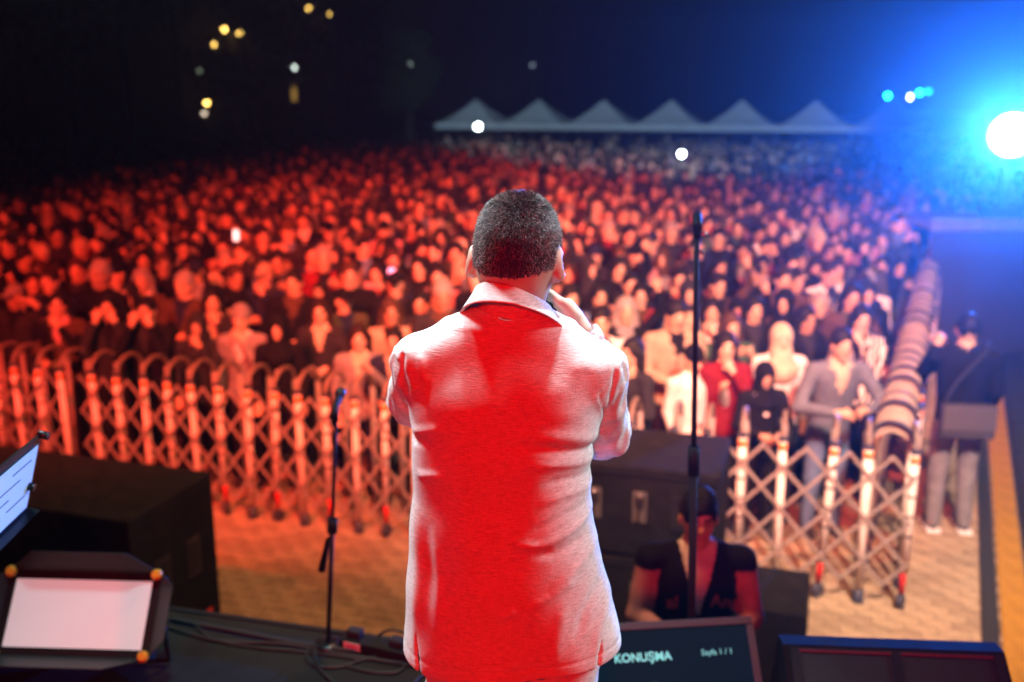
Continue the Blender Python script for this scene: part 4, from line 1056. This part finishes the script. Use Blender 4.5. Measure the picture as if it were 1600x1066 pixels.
def person(label, x, y, rz, scale, pose, build, style, top, inner, bottom, hair_m, skin, sleeve=None, group=None, pitch=0, yaw=0, lean=0, z=0, cat='person', **kw):
    me, hc, Rh = variant(pose, build, pitch, yaw, lean, **kw)
    o = link('person', me); o.location = (x, y, z); o.rotation_euler = (0, 0, rz); o.scale = (scale,)*3
    for i, m in enumerate((SKINS[skin], CM[top], CM[inner], CM[bottom], M_SHOE, M_EYE, M_LIP, CM[sleeve or top])):
        o.material_slots[i].link = 'OBJECT'; o.material_slots[i].material = m
    if style:
        hm, nm = HEADS[style]; c = link(nm, hm, o)
        c.matrix_local = Matrix.Translation(Vector(hc)) @ Matrix(Rh.tolist()).to_4x4()
        c.material_slots[0].link = 'OBJECT'; c.material_slots[0].material = hair_m
    return tag(o, label, cat, group)
GR = 'audience behind the barriers'
taken = []
def at_head(u, v, ztop): p = on_z(u, v, ztop); return p.x, p.y
# people one can pick out in the front rows: (label, head-top pixel, top-of-head height, turn, pose, build, head style, top, inner, bottom, hair, skin, extras)
FR = [
    ('young man with dark fringe in grey cardigan leaning folded arms on the barrier', 1305, 522, 1.62, .06, 'lean', 'm', 'short', 'slate', 'cream', 'denim blue', HAIRS[0], 2, dict(lean=.22)),
    ('girl in black headscarf with sunglasses on top and white scarf, hands on barrier', 1195, 566, 1.42, .1, 'clasp', 'f', 'scarf', 'black', 'white', 'black', CM['black'], 1, dict(pitch=.2)),
    ('person in cream headscarf and white top behind the girl with sunglasses', 1222, 508, 1.62, 0, 'down', 'f', 'scarf', 'white', 'white', 'charcoal', CM['cream'], 0, {}),
    ('person with long black hair and black and white patterned sleeve, arm lifted', 1348, 478, 1.66, -.5, 'mouth', 'f', 'long', 'zebra', 'black', 'black', HAIRS[0], 0, dict(yaw=.5)),
    ('person with long dark hair in dark red top holding a hand to the mouth', 1135, 520, 1.60, 0, 'mouth', 'f', 'long', 'dark red', 'dark red', 'black', HAIRS[0], 0, {}),
    ('person in black hood and white sleeve bending over a phone by the loudspeaker', 1082, 540, 1.50, .5, 'phone', 'm', 'beanie', 'white', 'white', 'black', CM['black'], 2, dict(pitch=.3)),
    ('bearded man with short dark hair in a beige jacket', 1056, 468, 1.76, .15, 'clasp', 'm', 'short', 'beige', 'black', 'charcoal', HAIRS[0], 2, dict(pitch=.2)),
    ('woman with long black hair seen in profile just right of the singer', 988, 530, 1.60, -.9, 'clasp', 'f', 'long', 'charcoal', 'beige', 'black', HAIRS[0], 1, {}),
    ('person in pale beanie and grey coat with white front in the front row at left', 376, 478, 1.62, 0, 'mouth', 'f', 'beanie', 'grey', 'white', 'black', CM['grey'], 0, {}),
    ('person in black headscarf with white bib front in the front row at left', 417, 500, 1.58, 0, 'down', 'f', 'scarf', 'black', 'white', 'black', CM['black'], 1, {}),
    ('long haired person in grey sweater leaning over the barrier left of the singer', 535, 520, 1.55, .1, 'phone', 'f', 'long', 'grey', 'cream', 'navy', HAIRS[1], 0, {}),
    ('person in navy cardigan with folded hands beside the singer left elbow', 600, 520, 1.55, -.1, 'clasp', 'f', 'tied', 'navy', 'beige', 'black', HAIRS[0], 1, {}),
    ('person aiming a phone with both hands over the barrier, dark coat, red glow', 210, 470, 1.66, -.1, 'facepoint', 'm', 'short', 'black', 'charcoal', 'black', HAIRS[0], 2, {}),
    ('person with hands raised to the face next to the one aiming a phone', 162, 462, 1.66, .1, 'facepoint', 'f', 'long', 'charcoal', 'black', 'black', HAIRS[0], 2, {}),
    ('long haired person in dark jacket with cream front behind the grey sweater at left', 500, 468, 1.60, 0, 'clasp', 'f', 'long', 'charcoal', 'cream', 'black', HAIRS[1], 0, {}),
    ('person in black leather coat at the barrier, far left of the front row', 40, 470, 1.64, .2, 'mouth', 'm', 'crop', 'black', 'charcoal', 'black', HAIRS[0], 2, {}),
    ('person in dark top with bare neckline, second in from the far left', 92, 455, 1.66, 0, 'clasp', 'f', 'long', 'brown', 'pink', 'black', HAIRS[0], 1, {}),
    ('person in charcoal headscarf with cream front behind the barrier at left', 300, 492, 1.55, .1, 'mouth', 'f', 'scarf', 'charcoal', 'cream', 'black', CM['charcoal'], 1, {}),
]
def row_d(x, y): return (Vector((x, y, 0))-CORNER).dot(E2)
def row_s(x, y): return (Vector((x, y, 0))-CORNER).dot(E1)
def side_gap(x, y): return -(Vector((x, y, 0))-CORNER).dot(SN)
for lab, u, v, zt, rz, pose, bd, sty, top, inn, bot, hm, sk, ex in FR:
    x, y = at_head(u, v, zt)
    d0 = row_d(x, y)
    if d0 < DEP+.24: x += E2.x*(DEP+.24-d0); y += E2.y*(DEP+.24-d0)
    o = person(lab, x, y, rz, zt/1.70/(1-.04*(ex.get('lean', 0) > 0)), pose, bd, sty, top, inn, bot, hm, sk, group=GR, **ex)
    taken.append((x, y))
    if 'sunglasses' in lab:
        b = MB()
        for sx in (-1, 1): b.tube([(sx*.035, -.098, .095), (sx*.035, -.104, .099)], .026, 14)
        b.tube([(-.01, -.1, .097), (.01, -.1, .097)], .004, 6)
        s_ = b.build('sunglasses', mat('sunglass_lens', (.08, .07, .07), .08, .6), o)

# regular rows
ORD = ['first', 'second', 'third', 'fourth', 'fifth', 'sixth', 'seventh', 'eighth', 'ninth', 'tenth', 'eleventh', 'twelfth', 'thirteenth', 'fourteenth', 'fifteenth', 'sixteenth', 'seventeenth', 'eighteenth', 'nineteenth', 'twentieth',
       'twenty-first', 'twenty-second', 'twenty-third', 'twenty-fourth', 'twenty-fifth', 'twenty-sixth', 'twenty-seventh', 'twenty-eighth', 'twenty-ninth', 'thirtieth', 'thirty-first', 'thirty-second', 'thirty-third', 'thirty-fourth', 'thirty-fifth', 'thirty-sixth']
prnd = random.Random(21)
cells = []
for r_i in range(76):
    d = DEP+.36+(.47*r_i if r_i < 20 else .47*20+.62*(r_i-20)); st_ = .44 if r_i < 20 else .54; row = []
    for k in range(-130, 70):
        sx = k*st_+(st_/2 if r_i % 2 else 0)+prnd.gauss(0, .07)
        p = CORNER+E1*sx+E2*(d+prnd.gauss(0, .07))
        if side_gap(p.x, p.y) < (DEP*.8+.16 if (p-CORNER).dot(SIDE) < 9.2 else -2.2): continue
        u, v = project(p.x, p.y, 1.6)
        if not (-25 < u < 1625): continue
        if any((p.x-a)**2+(p.y-b)**2 < .36**2 or (abs(row_s(p.x, p.y)-row_s(a, b)) < .40 and row_d(p.x, p.y) < row_d(a, b)+.25) for a, b in taken): continue
        if p.y > 43 or (r_i > 24 and prnd.random() < .10+.010*(r_i-24)) or prnd.random() < .05: continue
        row.append((u, p))
    row.sort(key=lambda q: q[0]); cells.append(row)
POOL = ['down', 'down', 'clasp', 'clasp', 'crossed', 'phone', 'bothphone', 'mouth', 'down', 'clasp', 'crossed', 'mouth', 'down', 'phone', 'raise']
DARK = ['black']*20+['charcoal']*8+['navy']*5+['brown', 'brown', 'olive', 'dark red', 'dark green', 'slate', 'grey', 'denim blue', 'beige', 'cream', 'white', 'pink']
near = 0; far = []
styname = {'short': 'short {h} hair', 'crop': 'cropped {h} hair', 'long': 'long {h} hair', 'tied': 'tied {h} hair', 'scarf': '{h} headscarf', 'beanie': '{h} beanie', 'cap': '{h} cap'}
def pick():
    f = prnd.random() < .55
    sty = prnd.choice(['long', 'long', 'long', 'tied', 'scarf', 'scarf']) if f else prnd.choice(['short', 'short', 'short', 'crop', 'crop', 'cap', 'beanie'])
    if sty in ('scarf', 'beanie', 'cap'): hn = prnd.choice(['black', 'black', 'charcoal', 'cream', 'grey', 'navy', 'beige', 'brown']); hm = CM[hn]
    else:
        hi = prnd.choice([0, 0, 0, 1, 1, 2] if prnd.random() < .93 else [3]); hm = HAIRS[hi]; hn = ['black', 'dark brown', 'brown', 'grey'][hi]
    return f, sty, hn, hm, prnd.choice(DARK), prnd.choice(DARK+['white', 'white', 'cream']), prnd.randrange(4) if prnd.random() < .5 else 2
NEAR_MAX = 300-len(FR)-2
posename = {'down': '', 'clasp': ', hands clasped', 'crossed': ', arms crossed', 'phone': ', one hand up', 'bothphone': ', both hands up', 'mouth': ', hand at mouth', 'raise': ', arm raised'}
for ri, row in enumerate(cells):
    for ci, (u, p) in enumerate(row):
        f, sty, hn, hm, top, inn, sk = pick()
        pose = prnd.choice(POOL); sc = prnd.gauss(.975 if f else 1.02, .045); rz = prnd.gauss(-.12*(p.x/8), .28)
        if ri < 1 and pose in ('bothphone', 'phone'): pose = 'clasp'
        if near < NEAR_MAX and ri < 16:
            lab = f"person with {styname[sty].format(h=hn)}, {top} top, {ORD[ri]} row behind barrier, {ORD[ci]} from left"
            person(lab, p.x, p.y, rz, sc, pose, 'f' if f else 'm', sty, top, inn, prnd.choice(['black', 'charcoal', 'denim blue']), hm, sk, group=GR)
            near += 1
        else:
            far.append((p, rz, sc, pose, 'f' if f else 'm', sty, hm, top, inn, sk))

# the crowd further back, one mass
def low(me, n):
    m = decimate(me, min(1, n/max(1, len(me.polygons))))
    P = np.empty(len(m.vertices)*3, np.float32); m.vertices.foreach_get('co', P)
    m.calc_loop_triangles(); T_ = np.empty(len(m.loop_triangles)*3, np.int32); m.loop_triangles.foreach_get('vertices', T_)
    pi = np.empty(len(m.loop_triangles), np.int32); m.loop_triangles.foreach_get('polygon_index', pi)
    mi_ = np.empty(len(m.polygons), np.int32); m.polygons.foreach_get('material_index', mi_)
    return P.reshape(-1, 3), T_.reshape(-1, 3), mi_[pi]
LOW = {}
VV, TT, CC = [], [], []; base_n = 0
def mcol(m): return np.array(m.node_tree.nodes['Principled BSDF'].inputs['Base Color'].default_value[:3], np.float32)
for p, rz, sc, pose, bd, sty, hm, top, inn, sk in far:
    if (pose, bd) not in LOW: LOW[(pose, bd)] = (low(variant(pose, bd)[0], 300), variant(pose, bd)[1])
    if sty not in LOW: LOW[sty] = low(HEADS[sty][0], 90)
    (P_, T_, m_), hc = LOW[(pose, bd)]; P2_, T2_, _ = LOW[sty]
    pal = np.stack([mcol(SKINS[sk]), np.array(CLOTH[top]), np.array(CLOTH[inn]), np.array(CLOTH['charcoal']), np.array((.03, .03, .03)), mcol(M_EYE), mcol(M_LIP), np.array(CLOTH[top])])
    c_, s_ = math.cos(rz), math.sin(rz); RM = np.array([[c_, -s_, 0], [s_, c_, 0], [0, 0, 1]])*sc
    for V_, F_, colr in ((P_, T_, pal[m_]), (P2_+hc, T2_, np.tile(mcol(hm), (len(T2_), 1)))):
        VV.append(V_@RM.T+np.array(p)); TT.append(F_+base_n); CC.append(colr); base_n += len(V_)
me = np_mesh('crowd', np.concatenate(VV), np.concatenate(TT), check=False)
CA = np.concatenate(CC); CA = np.concatenate([CA, np.ones((len(CA), 1))], 1).astype(np.float32)
if len(me.polygons) == len(CA):
    at_ = me.attributes.new('tint', 'FLOAT_COLOR', 'FACE'); at_.data.foreach_set('color', CA.ravel())
mcw = bpy.data.materials.new('crowd_clothes_and_skin'); mcw.use_nodes = True
an = mcw.node_tree.nodes.new('ShaderNodeAttribute'); an.attribute_name = 'tint'
mcw.node_tree.links.new(an.outputs['Color'], mcw.node_tree.nodes['Principled BSDF'].inputs['Base Color']); mcw.node_tree.nodes['Principled BSDF'].inputs['Roughness'].default_value = .75
me.materials.append(mcw)
tag(link('crowd', me), 'dense standing crowd filling the plaza behind the first rows', 'crowd', kind='stuff')
print('NEAR', near, 'FAR', len(far), 'tris', len(me.polygons))

# phone lights in the crowd
M_PHLIGHT = lamp_mat('phone_flash', (.85, 1, .95), 40)
def phone(label, loc, rz, light=None, tilt=-.15, size=(.075, .009, .155)):
    o = tag(empty('phone', loc, rz), label, 'phone', None); o.rotation_euler = (tilt, 0, rz)
    MB().box((0, 0, 0), size, bevel=.003).build('body', M_BLACK, o)
    MB().box((0, size[1]/2+.001, 0), (size[0]-.008, .0015, size[2]-.01)).build('screen', light or mat('phone_screen', (.02, .02, .025), .1), o)
    return o
for lab, u, v, Y in (('phone with its flash shining in front of the first tent', 747, 198, 36), ('phone with its flash shining high in the crowd right of the singer', 1065, 241, 25)):
    p = on_y(u, v, Y); o = phone(lab, p, 0)
    MB().tube([(0, -.004, .0), (0, -.014, .0)], .10 if Y > 30 else .07, 12).build('flash', M_PHLIGHT, o)
p = on_y(369, 368, 13.2); o = phone('phone lit white held up in the crowd at left', p, 0, None)
MB().box((0, -.0065, 0), (.068, .002, .14)).build('lit_back', lamp_mat('phone_glow', (1, .8, .75), 2.0), o)
p = on_y(612, 424, 10.0); o = phone('phone with a pink lit screen left of the singer head', p, .2, None)
MB().box((0, -.0065, 0), (.068, .002, .06)).build('lit_back', lamp_mat('phone_pink', (1, .3, .9), 1.6), o)

# man walking in the aisle with a shoulder bag
fx = on_z(1478, 828, 0)
wk = person('person in dark jacket and grey trousers walking away down the right aisle', fx.x, fx.y, math.pi-.12, 1.04, 'phone', 'm', 'crop', 'black', 'black', 'grey', HAIRS[0], 2)
wk.scale = (1.1, 1.1, 1.04)
bg = tag(empty('shoulder_bag', fx+Vector((-.03, -.21, .86)), -.12), 'dark shoulder bag hanging behind the person walking in the aisle', 'bag')
MB().box((0, 0, .12), (.40, .10, .26), bevel=.02).build('body', mat('bag_canvas', (.035, .033, .038), .8, noise=.2), bg)
MB().box((0, -.056, .15), (.385, .012, .19), bevel=.005).build('flap', mat('bag_flap', (.06, .055, .06), .7), bg)
MB().tube(smooth_path([Vector((-.18, -.01, .24)), Vector((-.10, .03, .40)), Vector((.10, .10, .62)), Vector((.17, .22, .68)), Vector((.2, .32, .5))]), .014, 8).build('strap', M_BLACK, bg)
hd = fx+Vector((.13, .40, 1.42)); phone('phone with a blue lit screen held by the person in the aisle', on_y(1543, 556, fx.y+.38), math.pi-.2, None)
o = bpy.data.objects['phone.004']; MB().box((0, .0065, 0), (.068, .002, .14)).build('lit_screen', lamp_mat('phone_blue', (.25, .65, 1), 2.5), o)
for sx in (-1, 1):
    q = fx+Vector((sx*.115, -.0, 0)); b = MB().box((0, 0, .018), (.1, .27, .03), bevel=.01)
    o = b.build('shoe_sole', mat('white_sole', (.7, .68, .66), .5), wk); o.location = (sx*.11, -.04, 0)
    o = MB().box((0, 0, 0), (.07, .05, .012), bevel=.004).build('shoe_patch', mat('red_shoe_panel', (.5, .03, .03), .5), wk); o.location = (sx*.11, .04, .085)

# photographer in the pit
px_, py_ = .80, 3.98
pg = person('person in black varsity jacket with pale sleeves looking down at a camera', px_, py_, -.05, 1.02, 'clasp', 'm', 'crop', 'black', 'white', 'black', HAIRS[0], 2, sleeve='pink', pitch=.12, h=.0065, tris=90000)
M_RLET = mat('varsity_letters', (.55, .06, .06), .7)
Mv = Matrix(((1, 0, 0), (0, 0, -1), (0, 1, 0)))
text('chest_letters', 'Ang', .075, Mv, Vector((.045, -.150, 1.235)), M_RLET, pg, bold=.002)
text('chest_letters', 'al', .075, Mv, Vector((-.135, -.150, 1.225)), M_RLET, pg, bold=.002)
bt = MB()
cm_ = tag(empty('camera_body', (px_+.0, py_-.40, 1.04), -.05), 'black camera held low by the person in the varsity jacket', 'camera')
MB().box((0, 0, 0), (.14, .06, .095), bevel=.01).build('body', M_BLACK, cm_)
MB().tube([(0, .0, -.04), (0, .0, -.13)], [.038, .042], 16).build('lens', M_BLACK, cm_)
MB().box((.035, .03, 0), (.05, .003, .04)).build('display', mat('camera_display', (.02, .02, .02), .2, emit=(.5, .03, .02), estr=.3), cm_)

# ------------------------------------------------------------------ night air with stage haze
b = MB().box((0, 110, 10.5), (310, 310, 23)); me = b.mesh('haze'); mh = bpy.data.materials.new('stage_haze'); mh.use_nodes = True
nt = mh.node_tree; nt.nodes.remove(nt.nodes['Principled BSDF']); pvn = nt.nodes.new('ShaderNodeVolumePrincipled')
pvn.inputs['Color'].default_value = (.92, .95, 1, 1); pvn.inputs['Density'].default_value = .003; pvn.inputs['Anisotropy'].default_value = .87
nt.links.new(pvn.outputs[0], nt.nodes['Material Output'].inputs['Volume'])
me.materials.append(mh); tag(link('haze', me), 'thin stage haze hanging in the night air', 'haze', kind='stuff')
